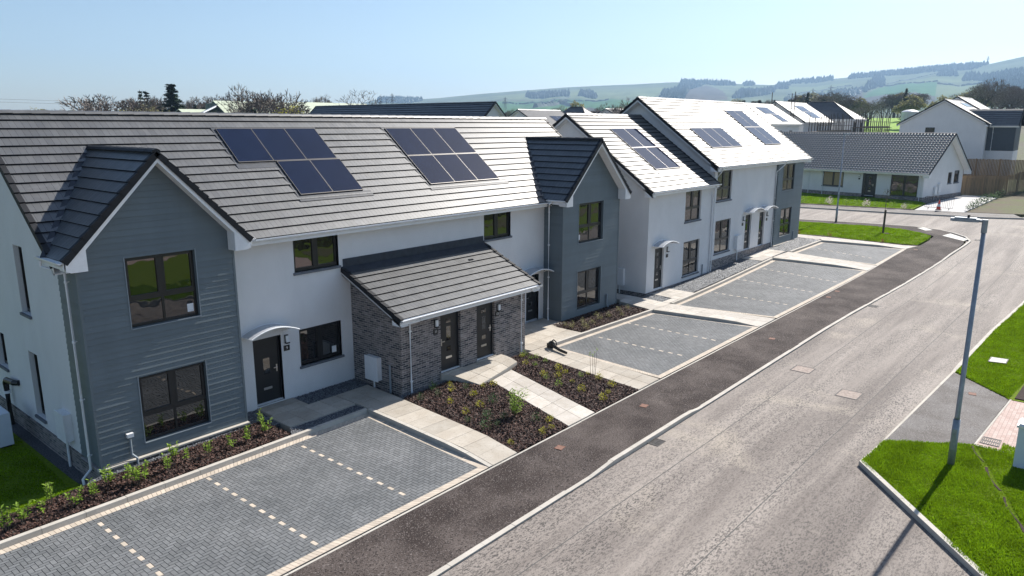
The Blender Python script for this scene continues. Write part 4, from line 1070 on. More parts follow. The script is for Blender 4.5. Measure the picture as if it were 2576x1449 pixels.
pipe(CC, [(33.2,yF-.4,6.18),(33.2,yF-.28,5.95),(33.06,yF-.07,5.6),(33.06,yF-.07,.3)]); pipe(CC, [(43.0,yF-.4,6.18),(42.9,yF-.28,6.0),(42.2,yF-.07,5.6),(42.2,yF-.07,.5)]); pipe(CC, [(45.9,yF-.16,1.3),(45.9,yF-.16,.8),(46.1,yF-.3,.5)], .04, 'vent_pipe', M['grey_pvc'], clips=False)
tC = tB
for i in range(3): panel(CC, (0,O_[1],O_[2]), s_, n_, 34.5+i*1.43, tC(-.3), 1.42, tC(1.25)-tC(-.3)-.02)
for i in range(2):
    panel(CC, (0,O_[1],O_[2]), s_, n_, 42.6+i*1.43, tC(1.3), 1.42, tC(2.85)-tC(1.3)-.02); panel(CC, (0,O_[1],O_[2]), s_, n_, 42.6+i*1.43, tC(-.25), 1.42, tC(1.3)-tC(-.25)-.02)
flash(CC, (0,O_[1],O_[2]), s_, n_, [(34.35,38.9,tC(1.25),tC(1.25)+.08),(34.5,39.2,tC(-.3)-.26,tC(-.3)-.01),(42.5,45.5,tC(2.85),tC(2.85)+.08)])

# ------------------------------------------------------------ buildings across the junction and beyond
def xf(loc, deg): XF[0] = Matrix.Translation(Vector(loc)) @ Matrix.Rotation(R(deg), 4, 'Z')
BG = thing('bungalow', (79.9, -2.65, .9), 'white bungalow with dark profiled roof tiles across the junction', 'bungalow')
xf((79.9,-2.65,.88), -100)
W_ = 26; hb_ = [(-6.38,-4.86,.15,2.62), (-11.0,-8.53,.95,2.60), (-3.35,-.55,.33,2.66), (-15.4,-13.43,.86,2.58)]
Fb = Fr((0,0,0), (1,0,0), (0,-1,0)); mb = MB(); wall(mb, Fb, -W_, 0, .35, 2.9, hb_, reveal=.12)
Fbs = Fr((0,0,0), (0,1,0), (1,0,0)); hs = [(6.2,7.3,1.5,2.72), (7.9,9.4,1.5,2.86)]
wall(mb, Fbs, 0, 10.4, .35, 2.9, hs, reveal=.12); mb.poly([(0,0,2.9),(0,10.4,2.9),(0,5.2,6.7)]); mb.poly([(-W_,10.4,0),(0,10.4,0),(0,10.4,2.9),(-W_,10.4,2.9)])
mb.build('wall', M['render'], BG)
for bx in ((-W_,-6.4,-.04,-.0,-.3,.35), (-4.84,.04,-.04,-.0,-.3,.35), (0,.04,0,10.4,-.3,.35)):
    mb = MB(); mb.box(*bx); mb.build('brick_plinth', M['brick'], BG)
# profiled tiles: real waves and steps
def wavy(par, x0, x1, ye, ze, yr, zr, per=.33, gauge=.40, amp=.085):
    L = math.hypot(yr-ye, zr-ze); c, s = (yr-ye)/L, (zr-ze)/L; nrow = round(L/gauge); g = L/nrow; sub = 8
    nx = int((x1-x0)/per*sub); v = []; f = []
    for k in range(nrow):
        for t, h in ((k*g, .06), ((k+1)*g, .0)):
            for i in range(nx+1):
                x = x0+i*per/sub; ph = (i % sub)/sub; w = amp*(.5+.5*math.cos(2*PI*ph))**1.4+h+random.uniform(-.001,.001)
                v.append((x, ye+c*t-s*w, ze+s*t+c*w))
        for i in range(nx+1):
            x = x0+i*per/sub; v.append((x, ye+c*k*g+s*.03, ze+s*k*g-c*.03))
    R_ = nx+1
    for k in range(nrow):
        b = k*3*R_
        for i in range(nx):
            f.append((b+i, b+i+1, b+R_+i+1, b+R_+i)); f.append((b+2*R_+i, b+2*R_+i+1, b+i+1, b+i))
    mb = MB(); mb.v = v; mb.f = f; mb.m = [0]*len(f); return mb
M['pantile'] = simple('profiled_tile', (.17,.17,.165), rough=.42, spec=1.0, var=.15, vs=3)
mb = wavy(BG, -W_-.2, .62, -.55, 2.78, 5.2, 6.85); mb.poly([(-W_,5.2,6.85),(.6,5.2,6.85),(.6,10.9,2.75),(-W_,10.9,2.75)]); mb.build('roof', M['pantile'], BG)
mb = MB(); ridge(mb, (-W_,5.2,6.86), (.64,5.2,6.86), r=.16); mb.build('ridge_tiles', M['tile'], BG)
mb = MB(); verge(mb, (.66,-.55,2.8), (.66,5.2,6.87), (-1,0,0)); verge(mb, (.66,10.95,2.8), (.66,5.2,6.87), (-1,0,0)); mb.build('verge_cap', M['tile_dark'], BG)
mb = MB()
for e in (-.55, 10.95):
    a = Vector((.62,e,2.70)); b = Vector((.62,5.2,6.76)); dn = Vector((0,0,-.2)); mb.prism([a,b,b+dn,a+dn], (-.02,0,0)); mb.prism([a+dn*.85,b+dn*.85,b+dn,a+dn], (-.6,0,0))
    mb.prism([(.64,e,2.66),(.64,e,2.4),(.64,e+(.55 if e < 0 else -.55),2.4),(.64,e+(.55 if e < 0 else -.55),3.05)], (-.6,0,0))
mb.build('bargeboard', M['upvc'], BG)
gutter(BG, (-W_,-.57,2.78), (.62,-.57,2.78), (0,-1,0))
door(BG, Fb, -6.1, -5.1, .15, 2.5, 'B'); window(BG, Fb, *hb_[1], 'M', pane=M['blind']); window(BG, Fb, *hb_[2], 'M'); window(BG, Fb, *hb_[3], 'M')
mb = MB(); mb.fbox(Fb, -6.38, -6.1, .15, 2.62, -.1, -.06); mb.fbox(Fb, -5.1, -4.86, .15, 2.62, -.1, -.06); mb.build('door_side_panel', M['frame'], BG)
for h in hs: window(BG, Fbs, *h, 'S')
wall_lamp(BG, Fb, -6.75, 2.3); plate(BG, Fb, -6.75, 1.95); meter(BG, Fbs, 2.6, 3.2, .55, 1.3, leg=.0); meter(BG, Fbs, 3.6, 4.2, .75, 1.6, leg=.1)
for x in (-12.6, -12.9+2.0-.0, .1-.4): pipe(BG, [(x,-.62,2.7),(x,-.5,2.55),(x,-.07,2.4),(x,-.07,-.05)])
XF[0] = None

WH = thing('detached_house', (100, 0, 3), 'large white house with a bright gable roof rising behind the timber fence', 'house')
F_, O_, s_, n_, sl_ = row_house(WH, 100.2, 112, -4.7, 4.9, 2.6, 8.75, .1, 11.75, (.25,.2), [], tw=1.0)
Fw = Fr((100.2,0,0), (0,-1,0), (-1,0,0)); mb = MB(); mb.fbox(Fw, -1.9, -.85, 6.9, 8.35, .0, .03); o = mb.build('window', M['frame'], WH)
mb = MB(); mb.fbox(Fw, -1.83, -.92, 6.97, 8.28, .031, .036); k = mb.build('pane', M['glass'], None); k.parent = o
panel(WH, (0,O_[1],O_[2]), s_, n_, 106.6, 4.4, 3.4, .95); panel(WH, (0,O_[1],O_[2]), s_, n_, 110.05, 4.4, 1.4, .95)
xf((0,0,0), -90)
mb = MB(); mb.poly([(4.7,101.2,5.6),(7.6,101.2,5.6),(7.6,101.2,8.6),(4.7,101.2,8.6)]); mb.poly([(7.6,101.2,5.6),(7.6,105.8,5.6),(7.6,105.8,8.6),(7.6,103.2,10.4),(7.6,101.2,8.6)]); mb.build('cladding', M['clad_dark'], WH)
mb = MB(); mb.box(4.7, 7.6, 101.21, 105.8, 2.6, 5.59); mb.build('wing_wall', M['render'], WH)
mb = MB(); tiles(mb, (2.0,100.95,8.55), (1,0,0), (0,.742,.670), (0,-.670,.742), lambda t: (0, 5.9), 3.03, tw=1.0); tiles(mb, (2.0,106.15,8.55), (1,0,0), (0,-.826,.563), (0,.563,.826), lambda t: (0, 5.9), 3.57, tw=1.0); mb.build('wing_roof', [M['tile'], M['tile_edge_shade']], WH)
mb = MB(); verge(mb, (7.95,100.95,8.55), (7.95,103.2,10.58), (-1,0,0)); verge(mb, (7.95,106.15,8.55), (7.95,103.2,10.58), (-1,0,0)); mb.build('verge_cap', M['tile_dark'], WH)
gutter(WH, (4.9,100.93,8.55), (7.9,100.93,8.55), (0,-1,0)); pipe(WH, [(5.3,100.85,8.45),(5.3,101.0,8.2),(5.3,101.1,8.0),(5.3,101.1,5.6),(5.0,101.1,5.3),(5.0,101.1,2.8)])
XF[0] = None

def far_house(label, x0, x1, y, yb, zb, ze, yr, zr, wins=(), vo=(.3,.3), deg=0, cat='house', group=None, wm=None, tw=1.0):
    XF[0] = None
    c = Matrix.Rotation(R(deg), 4, 'Z') @ Vector(((x0+x1)/2, (y+yb)/2, zb))
    t = thing('house', c, label, cat, group)
    if deg: xf((0,0,0), deg)
    F, O, s, n, sl = row_house(t, x0, x1, y, yb, zb, ze, yr, zr, vo, wins, tw=tw, wallmat=wm)
    for h in wins: window(t, F, *h, 'M', simple_=True, sill=False)
    return t, F, O, s, n
t, F, O, s, n = far_house('white house with long pale roof directly behind the timber-fenced house', 115, 126, -3.2, 5.8, 3, 9.6, 1.3, 12.55); XF[0] = None
t, F, O, s, n = far_house('white house with solar panels, nearest the scaffolding on its left', 84, 99.7, 17.6, 26, 2, 8.72, 21.7, 11.45, [(88.5,90,6.2,7.9),(92.6,93.6,6.2,7.9),(96,97.3,6.0,7.9)])
for i in range(2):
    panel(t, (0,O[1],O[2]), s, n, 91.7+i*1.9, 2.5, 1.88, 1.75); panel(t, (0,O[1],O[2]), s, n, 93.6+i*1.1, .55, 1.08, 1.9)
pipe(t, [(95.2,17.2,8.6),(94.4,17.5,7.8),(94.4,17.5,2)])
t, F, O, s, n = far_house('unfinished house with solar panels standing inside the scaffolding', 108.3, 121.5, 20.0, 29, 2.5, 9.05, 24.5, 12.15, [(110.5,112.3,5.4,7.6),(114,115.2,5.6,7.6),(117.5,119.5,5.2,7.6)])
for i in range(2):
    panel(t, (0,O[1],O[2]), s, n, 113.6+i*1.9, 2.95, 1.88, 1.75); panel(t, (0,O[1],O[2]), s, n, 114.1+i*1.9, 1.15, 1.88, 1.75)
def hip_house(label, cx, y0, y1, hx, ry0, ry1, zb, ze, zr, wins=True, group=None):
    """hipped roof with its ridge along y"""
    t = thing('house', (cx, (y0+y1)/2, zb), label, 'house', group)
    mb = MB(); wall(mb, Fr((cx-hx+.3,y0+.3,0),(1,0,0),(0,-1,0)), 0, 2*hx-.6, zb, ze+.05, [(.6,2.4,zb+3.1,ze-.5),(2*hx-3,2*hx-1.4,zb+3.0,ze-.5)] if wins else [])
    mb.poly([(cx-hx+.3,y0+.3,zb),(cx-hx+.3,y1-.3,zb),(cx-hx+.3,y1-.3,ze+.05),(cx-hx+.3,y0+.3,ze+.05)]); mb.poly([(cx+hx-.3,y0+.3,zb),(cx+hx-.3,y1-.3,zb),(cx+hx-.3,y1-.3,ze+.05),(cx+hx-.3,y0+.3,ze+.05)])
    mb.build('wall', M['render'], t)
    if wins:
        F = Fr((cx-hx+.3,y0+.3,0),(1,0,0),(0,-1,0))
        for h in ((.6,2.4,zb+3.1,ze-.5),(2*hx-3,2*hx-1.4,zb+3.0,ze-.5)): window(t, F, *h, 'M', simple_=True, sill=False)
    mb = MB(); L = math.hypot(hx, zr-ze); c, s = hx/L, (zr-ze)/L; d0 = (ry0-y0)/L; d1 = (y1-ry1)/L
    tiles(mb, (cx-hx,y0,ze), (0,1,0), (c,0,s), (-s,0,c), lambda q: (d0*q, (y1-y0)-d1*q), L, tw=1.2)
    tiles(mb, (cx+hx,y0,ze), (0,1,0), (-c,0,s), (s,0,c), lambda q: (d0*q, (y1-y0)-d1*q), L, tw=1.2)
    L2 = math.hypot(ry0-y0, zr-ze); c2, s2 = (ry0-y0)/L2, (zr-ze)/L2
    tiles(mb, (cx-hx,y0,ze), (1,0,0), (0,c2,s2), (0,-s2,c2), lambda q: (hx/L2*q, 2*hx-hx/L2*q), L2, tw=1.2)
    mb.poly([(cx-hx,y1,ze),(cx+hx,y1,ze),(cx,ry1,zr)])
    mb.build('roof', [M['tile'], M['tile_edge_shade']], t)
    mb = MB(); ridge(mb, (cx,ry0,zr), (cx,ry1,zr)); ridge(mb, (cx-hx,y0,ze+.02), (cx,ry0,zr)); ridge(mb, (cx+hx,y0,ze+.02), (cx,ry0,zr)); mb.build('hip_tiles', M['tile_dark'], t)
    mb = MB(); mb.box(cx-hx, cx+hx, y0, y0+.06, ze-.22, ze); mb.box(cx-hx, cx-hx+.06, y0+.06, y1, ze-.22, ze); mb.build('fascia', M['upvc'], t)
    return t
hip_house('unfinished house with hipped roof at the far end of the scaffolding', 129.8, 17.9, 31, 3.7, 22.6, 26.6, 2.8, 9.6, 12.6)
hip_house('small house with dark hipped roof far behind the long block', 100, 51, 61, 3.5, 54.7, 57.3, 2, 8.6, 11.6, False)
t, F, O, s, n = far_house('white-roofed house with solar panels showing over the long block', 80.3, 90.3, 47.7, 57.3, 2, 7.9, 52.5, 10.85)
for i in range(2): panel(t, (0,O[1],O[2]), s, n, 85.6+i*1.5, 2.4, 1.48, 1.6); panel(t, (0,O[1],O[2]), s, n, 86.6+i*1.5, .75, 1.48, 1.6)
t, F, O, s, n = far_house('house with small dark-sloped gable in front of the solar roof', -47.8, -43.2, 82.9, 86.3, 2, 7.7, 84.6, 9.35, deg=-90); XF[0] = None
t, F, O, s, n = far_house('terraced house with long black roof behind the long block', -56, -28, 43.6, 50.6, 1, 7.35, 47.1, 10.7, deg=-90, cat='house'); XF[0] = None
t, F, O, s, n = far_house('small unfinished house with bare gable far behind the stepped pair', 117, 128, 57, 66, 4, 9.6, 61, 11.7)
XF[0] = None
# farm sheds
def shed(label, x0, x1, yr, zr, half, drop, zb, gm, rm):
    t = thing('farm_shed', ((x0+x1)/2, yr, zb), label, 'barn'); ze = zr-drop
    mb = MB()
    for x in (x0, x1): mb.poly([(x,yr-half,zb),(x,yr+half,zb),(x,yr+half,ze),(x,yr,zr-.05),(x,yr-half,ze)])
    for y in (yr-half, yr+half): mb.poly([(x0,y,zb),(x1,y,zb),(x1,y,ze),(x0,y,ze)])
    mb.build('wall', gm, t)
    mb = MB()
    for sgn in (-1, 1): mb.prism([(x0-.3,yr,zr),(x1+.3,yr,zr),(x1+.3,yr+sgn*(half+.4),ze-.1),(x0-.3,yr+sgn*(half+.4),ze-.1)], (0,0,.12))
    mb.build('roof', rm, t); return t
t = shed('large pale green farm shed roof behind the bare trees', 60, 82, 104, 12.5, 8, 4.6, 2, M['barn_dark'], M['barn'])
mb = MB(); mb.tube([(60.4,103.2,11.9),(52.5,99.5,9.2)], .22, 8); mb.build('auger', M['galv'], t)
mb = MB(); mb.box(58.5,60,102.8,104.4,9.6,12.1); mb.build('auger_head', M['barn_dark'], t)
t = shed('small pale farm shed beside the large green one', 55, 65, 106.5, 11.05, 3.2, 1.5, 2, M['barn_dark'], M['barn'])
for i in range(4):
    mb = MB(); mb.prism([(57.3+i*2,105.2-.5,10.46),(58.0+i*2,105.2-.5,10.46),(58.0+i*2,104.2,10.0),(57.3+i*2,104.2,10.0)], (0,-.02,.16)); mb.build('rooflight', M['galv'], t)
t = shed('farm shed roof with rows of solar panels right of the large green one', 92, 112, 128, 13.5, 7, 3.8, 3, M['barn_dark'], M['barn'])
for i in range(4):
    for j in range(2):
        mb = MB(); y0_ = 126.6-j*1.5; z0_ = 13.5-(128-y0_)*.543+.14; mb.prism([(96.8+i*1.35,y0_,z0_),(98.1+i*1.35,y0_,z0_),(98.1+i*1.35,y0_-1.4,z0_-.76),(96.8+i*1.35,y0_-1.4,z0_-.76)], (0,0,.06)); mb.build('solar_panel', M['solar'], t)
# scaffolding
def scaffold(label, x0, x1, y0, y1, z0, z1, lifts, extra=1.6, step=1.25, seed=1, endx=None):
    rs = random.Random(seed); t = thing('scaffolding', ((x0+x1)/2, y0, z0), label, 'scaffolding'); n = int((x1-x0)/step)
    for i in range(n+1):
        x = x0+i*step
        for y in (y0, y1):
            mb = MB(); mb.tube([(x+rs.uniform(-.06,.06),y,z0), (x+rs.uniform(-.15,.15),y,z1+rs.uniform(-.3,extra))], .06, 5); mb.build('standard', M['scaf'], t)
    for z in lifts:
        for y in (y0, y1):
            mb = MB(); mb.tube([(x0-.4,y,z), (x1+.5,y,z)], .045, 5); mb.build('ledger', M['scaf'], t)
        mb = MB(); mb.tube([(x0-.4,y0,z+1.0), (x1+.5,y0,z+1.0)], .045, 5); mb.build('guard_rail', M['scaf'], t)
        mb = MB(); mb.box(x0, x1, y0+.05, y1-.05, z+.05, z+.1); mb.box(x0, x1, y0-.02, y0+.03, z+.05, z+.27); mb.build('boards', M['board'], t)
    for i in range(n):
        mb = MB(); x = x0+(i+.5)*step
        for z in lifts: mb.tube([(x,y0-.5,z+.02), (x+rs.uniform(-.2,.2),y1+.6,z+.02)], .04, 4)
        mb.build('transom', M['scaf'], t)
    for i in range(0, n, 1):
        mb = MB(); x = x0+i*step; mb.tube([(x,y0-.05,z0), (x+step,y0-.05,lifts[0])], .04, 4); mb.tube([(x+step,y0-.05,lifts[0]), (x,y0-.05,lifts[-1])], .04, 4); mb.build('brace', M['scaf'], t)
scaffold('rusty tube scaffolding along the front of the unfinished solar-roofed house', 107.8, 124.5, 17.7, 19.0, 3.0, 9.0, [5.4, 7.6], seed=2)
scaffold('rusty tube scaffolding round the unfinished hipped-roof house', 125.5, 143, 16.4, 17.7, 3.3, 9.5, [5.8, 8.2], seed=3)
scaffold('tall scaffold ladder tower against the gable of the unfinished solar-roofed house', 105.9, 107.4, 21.2, 24.2, 3.0, 12.0, [7.6, 10.0], step=1.4, seed=5, extra=1.6)
# tanks
for x, y, r, h, lb, mt in ((170, 19.2, 1.65, 11.3, 'white domed storage tank left of the big white house', 'tank'), (176, 15.5, 1.7, 11.2, 'buff storage tank half hidden behind the big white house roof', 'render')):
    t = thing('storage_tank', (x, y, 5), lb, 'tank'); mb = MB(); mb.lathe(x, y, [(r,4.5),(r,h)], 20); mb.build('tank_body', M[mt], t, smooth=False)
    mb = MB(); mb.lathe(x, y, [(r+.08,h+.002),(r+.05,h+.1),(r*.8,h+.35),(r*.45,h+.52),(.1,h+.58)], 20); mb.build('domed_lid', M['tank'], t)
    mb = MB(); mb.box(x-r-.06, x-r+.1, y-.2, y+.6, h-2.6, h-1.4); mb.build('hatch', M['blk'], t)
# stacks of building materials by the site
for i, (x, y, c, lb) in enumerate(((137,15.2,'rust','stack of reddish bricks left of the gable'),(138,13.4,'blk','stack of dark timber packs left of the gable'),(140,12.3,'whiteplast','white wrapped pallet left of the gable'))):
    z = hgt(x, y); t = thing('pallet_stack', (x, y, z), lb, 'pallet')
    mb = MB(); mb.box(x-.7,x+.7,y-.8,y+.8,z+.05,z+1.5+.3*i); mb.box(x-.5,x+.6,y-.6,y+.5,z+1.51+.3*i,z+2.2+.3*i); mb.build('stacked_load', M[c], t)
    for dy in (-.7, 0, .7):
        mb = MB(); mb.box(x-.7,x+.7,y+dy-.05,y+dy+.05,z-.1,z+.05); mb.build('runner', M['board'], t)

# ------------------------------------------------------------ fences
def fence(label, pts, z0f, h, name='timber_fence'):
    t = thing(name, (pts[0][0], pts[0][1], z0f(pts[0])), label, 'fence'); mb = MB(); posts = []
    for (a, b) in zip(pts, pts[1:]):
        a_, b_ = Vector(a), Vector(b); L = (b_-a_).length; n = int(L/.145); u = (b_-a_)/L; nn = Vector((-u.y, u.x))
        for i in range(n):
            p = a_+u*(i*.145); q = p+u*.12; z = z0f((p.x, p.y)); o_ = nn*(.03 if i % 2 else -.0)
            hh = h+rnd.uniform(-.03,.03)
            P = [p+o_, q+o_, q+o_+nn*.02, p+o_+nn*.02]; mb.hexa([(k.x,k.y,z) for k in P]+[(k.x,k.y,z+hh) for k in P])
        for i in range(int(L/2.4)+1):
            p = a_+u*min(L, i*2.4); posts.append((p, z0f((p.x, p.y))))
    mb.build('boards', M['wood_fence'], t)
    for p, z in posts:
        mb = MB(); mb.box(p.x-.06,p.x+.06,p.y-.06+.12,p.y+.06+.12,z,z+h+.06); mb.build('post', M['wood_fence'], t)
    return t
fence('brown timber fence closing the driveway beside the bungalow', [(90.8,-4.2),(92.6,-8.6)], lambda p: .9, 2.15)
fence('brown timber fence running right from the driveway corner', [(92.6,-8.62),(99,-10.6),(112,-13.5)], lambda p: .9+max(0,(p[0]-92.6))*.11, 2.25)
fence('high back fence of timber in front of the big white house', [(95.5,-2.5),(97,-14)], lambda p: 2.5, 2.25)

fence('dark timber garden fence across the road, seen only in window reflections', [(21.5,-25.5),(62,-25.5)], lambda p: 0, 1.8)
# ------------------------------------------------------------ street furniture
def lamp(x, y, z, H, label, dirv, arm=.62, r=.075):
    t = thing('street_lamp', (x, y, z), label, 'street lamp', 'galvanised street lamps')
    mb = MB(); mb.tube([(x,y,z-.1),(x,y,z+1.25)], r, 12); mb.build('base_tube', M['galv'], t, smooth=True)
    mb = MB(); mb.tube([(x,y,z+1.25),(x,y,z+1.32),(x,y,z+H-.1)], r*.82, 12, r1=r*.6); mb.build('pole', M['galv'], t, smooth=True)
    mb = MB(); mb.box(x-r-.012,x-r+.01,y-.05,y+.05,z+.45,z+1.0); mb.build('access_door', M['galv'], t)
    d = Vector(dirv).normalized(); p = Vector((x,y,z+H)); s_ = Vector((-d.y,d.x,0)); k = Vector((0,0,1))
    mb = MB(); mb.tube([p-k*.3, p+k*.02], r*.78, 10); mb.tube([p+k*-.02, p-k*.02+d*.16], .035, 8); mb.build('bracket', M['galv'], t)
    def slab_(a0, a1, w0, w1, z0, z1): 
        A = [p+d*a0-s_*w0, p+d*a1-s_*w1, p+d*a1+s_*w1, p+d*a0+s_*w0]; return [q+k*z0 for q in A]+[q+k*z1 for q in A]
    mb = MB(); mb.hexa(slab_(.12, arm, .12, .10, -.05, .02)); mb.hexa(slab_(.18, arm-.08, .10, .08, .021, .045)); o = mb.build('lantern', M['galv'], t)
    mb = MB(); mb.hexa(slab_(.25, arm-.04, .08, .07, -.062, -.051)); kk = mb.build('lens', M['lens'], None); kk.parent = o
    mb = MB(); mb.tube([p+d*.35+k*.045, p+d*.35+k*.11], .03, 8); kk = mb.build('photocell', M['blk'], None); kk.parent = o
    return t
lamp(14.5, -16.86, .0, 6.35, 'tall galvanised street lamp on the corner grass, nearest the camera', (-.05,1,0), .72, .085)
lamp(58.65, -.54, hgt(58.65,-.54), 7.35, 'slim street lamp on the far grass verge in front of the bungalow', (1,-.1,0), 1.0, .09)
cab = thing('utility_cabinet', (15.65, -18.35, 0), 'pale grey utility pillar on the corner grass at the right edge', 'utility cabinet')
mb = MB(); mb.box(15.4,15.9,-18.75,-18.1,0,1.08); mb.build('body', M['galv' if False else 'hp'], cab)
mb = MB(); mb.prism([(15.36,-18.79,1.081),(15.94,-18.79,1.081),(15.94,-18.06,1.081),(15.36,-18.06,1.081)], (0,0,.06)); mb.prism([(15.4,-18.75,1.142),(15.9,-18.75,1.142),(15.9,-18.1,1.142),(15.4,-18.1,1.142)], (0,0,.04)); mb.build('lid', M['whiteplast'], cab)
# heat pump and flue at the left gable
hpump = thing('heat_pump', (-.8, 4.2, -.35), 'white heat pump unit standing against the left gable wall', 'heat pump')
mb = MB(); mb.box(-.96,-.62,3.75,4.8,-.28,.66); mb.build('casing', M['hp'], hpump); mb = MB(); mb.box(-.93,-.65,3.85,4.7,-.4,-.281); mb.build('feet', M['blk'], hpump)
mb = MB(); mb.box(-.968,-.961,3.85,4.6,-.2,.55); mb.build('grille', M['galv'], hpump)
pp = thing('insulated_pipe', (-.15,5.6,-.4), 'black lagged pipe elbow rising beside the left gable wall', 'pipe'); mb = MB(); mb.tube([(-.02,4.80,1.13),(-.12,4.95,1.13),(-.15,5.50,1.10),(-.15,5.60,1.0),(-.15,5.60,-.4)], .085, 10); mb.build('lagging', M['blk'], pp); mb = MB(); mb.tube([(-.15,5.6,.66),(-.15,5.6,.74)], .097, 10); mb.build('collar', M['upvc'], pp)
# covers in the ground
def cover(name, label, cat, quad, z, mat, group=None, ribs=0, frame=True):
    t = thing(name, (sum(q[0] for q in quad)/4, sum(q[1] for q in quad)/4, z), label, cat, group)
    Q = [Vector(q) for q in quad]; c = sum(Q, Vector((0,0)))/4
    zz = lambda p, o: hgt(p.x, p.y)+z+o
    mb = MB()
    I = [q+(c-q)*.10 for q in Q]
    for i in range(4):
        a, b, d, e = Q[i], Q[(i+1)%4], I[(i+1)%4], I[i]; P = [a,b,d,e]
        mb.hexa([(p.x,p.y,zz(p,-.04)) for p in P]+[(p.x,p.y,zz(p,.012)) for p in P])
    mb.build('frame', M['iron'] if mat is M['iron'] else M['rust'] if mat is M['rust'] else M['iron'], t)
    mb = MB()
    if ribs:
        mbp = MB(); mbp.poly([(p.x,p.y,zz(p,-.03)) for p in I]); mbp.build('sump', M['blk'], t)
        for i in range(ribs):
            t0, t1 = (i+.2)/ribs, (i+.75)/ribs
            P = [I[0].lerp(I[1],t0), I[0].lerp(I[1],t1), I[3].lerp(I[2],t1), I[3].lerp(I[2],t0)]; mb.hexa([(p.x,p.y,zz(p,-.02)) for p in P]+[(p.x,p.y,zz(p,.008)) for p in P])
        P = [I[0].lerp(I[3],.47), I[1].lerp(I[2],.47), I[1].lerp(I[2],.53), I[0].lerp(I[3],.53)]; mb.hexa([(p.x,p.y,zz(p,-.015)) for p in P]+[(p.x,p.y,zz(p,.010)) for p in P])
        mb.build('grate', mat, t)
    else:
        P = [q+(c-q)*.115 for q in Q]; mb.hexa([(p.x,p.y,zz(p,-.04)) for p in P]+[(p.x,p.y,zz(p,.009)) for p in P]); mb.build('lid', mat, t)
    return t
def rect(cx, cy, a, b, rot=0):
    c, s = math.cos(R(rot)), math.sin(R(rot)); return [(cx+x*c-y*s, cy+x*s+y*c) for x, y in ((-a/2,-b/2),(a/2,-b/2),(a/2,b/2),(-a/2,b/2))]
cover('manhole_cover', 'square manhole cover in the road, the one nearer the kerbed footway', 'manhole cover', rect(19.97,-11.2,.72,.70), -.1, M['plate'], 'manhole covers in the road')
cover('manhole_cover', 'square manhole cover in the middle of the road, nearer the camera', 'manhole cover', rect(18.4,-13.25,.78,.70), -.1, M['plate'], 'manhole covers in the road')
cover('gully_grate', 'iron gully grate against the raised kerb by the bark beds', 'drain grate', rect(10.95,-10.24,.46,.40), -.1, M['iron'], 'road gully grates', ribs=7)
cover('gully_grate', 'iron gully grate by the kerb opposite the third parking bay', 'drain grate', rect(31.9,-10.5,.46,.40), -.1, M['iron'], 'road gully grates', ribs=7)
cover('gully_grate', 'iron gully grate at the junction corner', 'drain grate', rect(56.4,-11.2,.46,.40), -.1, M['iron'], 'road gully grates', ribs=7)
cover('gully_grate', 'black slotted drain in the pink block drive', 'drain grate', [(16.55,-17.66),(16.55,-17.2),(17.1,-17.22),(17.1,-17.66)], 0.0, M['iron'], 'road gully grates', ribs=8)
for (x, y, lb) in ((8.74,-8.54,'small rusty valve cover in the footway nearest the camera'),(12.89,-8.73,'small rusty valve cover in the footway by the second bark bed'),(22.9,-8.92,'small rusty valve cover in the footway by the second parking bay'),(32.09,-8.3,'small rusty valve cover by the third parking bay, left of a pair'),(33.78,-8.21,'small rusty valve cover by the third parking bay, right of a pair'),(49.5,-8.6,'small valve cover at the far end of the footway'),(20.82,-16.38,'small twin valve cover in the crossing behind the lamp post')):
    z = footz(x, y) if y > -10 else -.01
    cover('valve_cover', lb, 'valve cover', rect(x, y, .26, .22, 10), z, M['rust'], 'small valve covers')
cover('concrete_cover', 'pale concrete chamber cover set in the right-hand grass', 'chamber cover', [(25.03,-16.8),(25.69,-16.8),(25.62,-16.24),(24.9,-16.24)], .05, M['white_slab'])
o = sheet('tactile_paving', [(59.3,-6.6),(59.8,-7.0),(58.8,-7.8),(58.3,-7.4)], M['white_slab'], off=.006, thick=.03)
o = sheet('tactile_paving', [(56.5,-8.9),(57.8,-9.2),(55.8,-10.7),(54.9,-10.55)], M['white_slab'], off=.006, thick=.03)
# leaf blower left on the slabs
lb = thing('leaf_blower', (15.5, -3.4, .15), 'black leaf blower lying on the slab path', 'leaf blower')
zb_ = pl(0,-3.3)+.02
mb = MB(); mb.tube([(15.62,-3.02,zb_+.13),(15.50,-3.12,zb_+.13)], .135, 14); mb.tube([(15.50,-3.12,zb_+.13),(15.46,-3.16,zb_+.13)], .11, 12); mb.build('fan_housing', M['blk'], lb)
mb = MB(); mb.tube([(15.50,-3.15,zb_+.12),(15.44,-3.35,zb_+.10),(15.36,-3.62,zb_+.06),(15.26,-4.0,zb_+.05)], .075, 10, r1=.05); mb.build('nozzle', M['blk'], lb)
mb = MB(); mb.tube([(15.62,-3.05,zb_+.26),(15.58,-3.15,zb_+.33),(15.50,-3.32,zb_+.31),(15.46,-3.38,zb_+.17)], .024, 8); mb.build('handle', M['blk'], lb)
mb = MB(); mb.box(15.50,15.66,-2.98,-2.88,zb_,zb_+.16); mb.build('battery', M['frame'], lb)
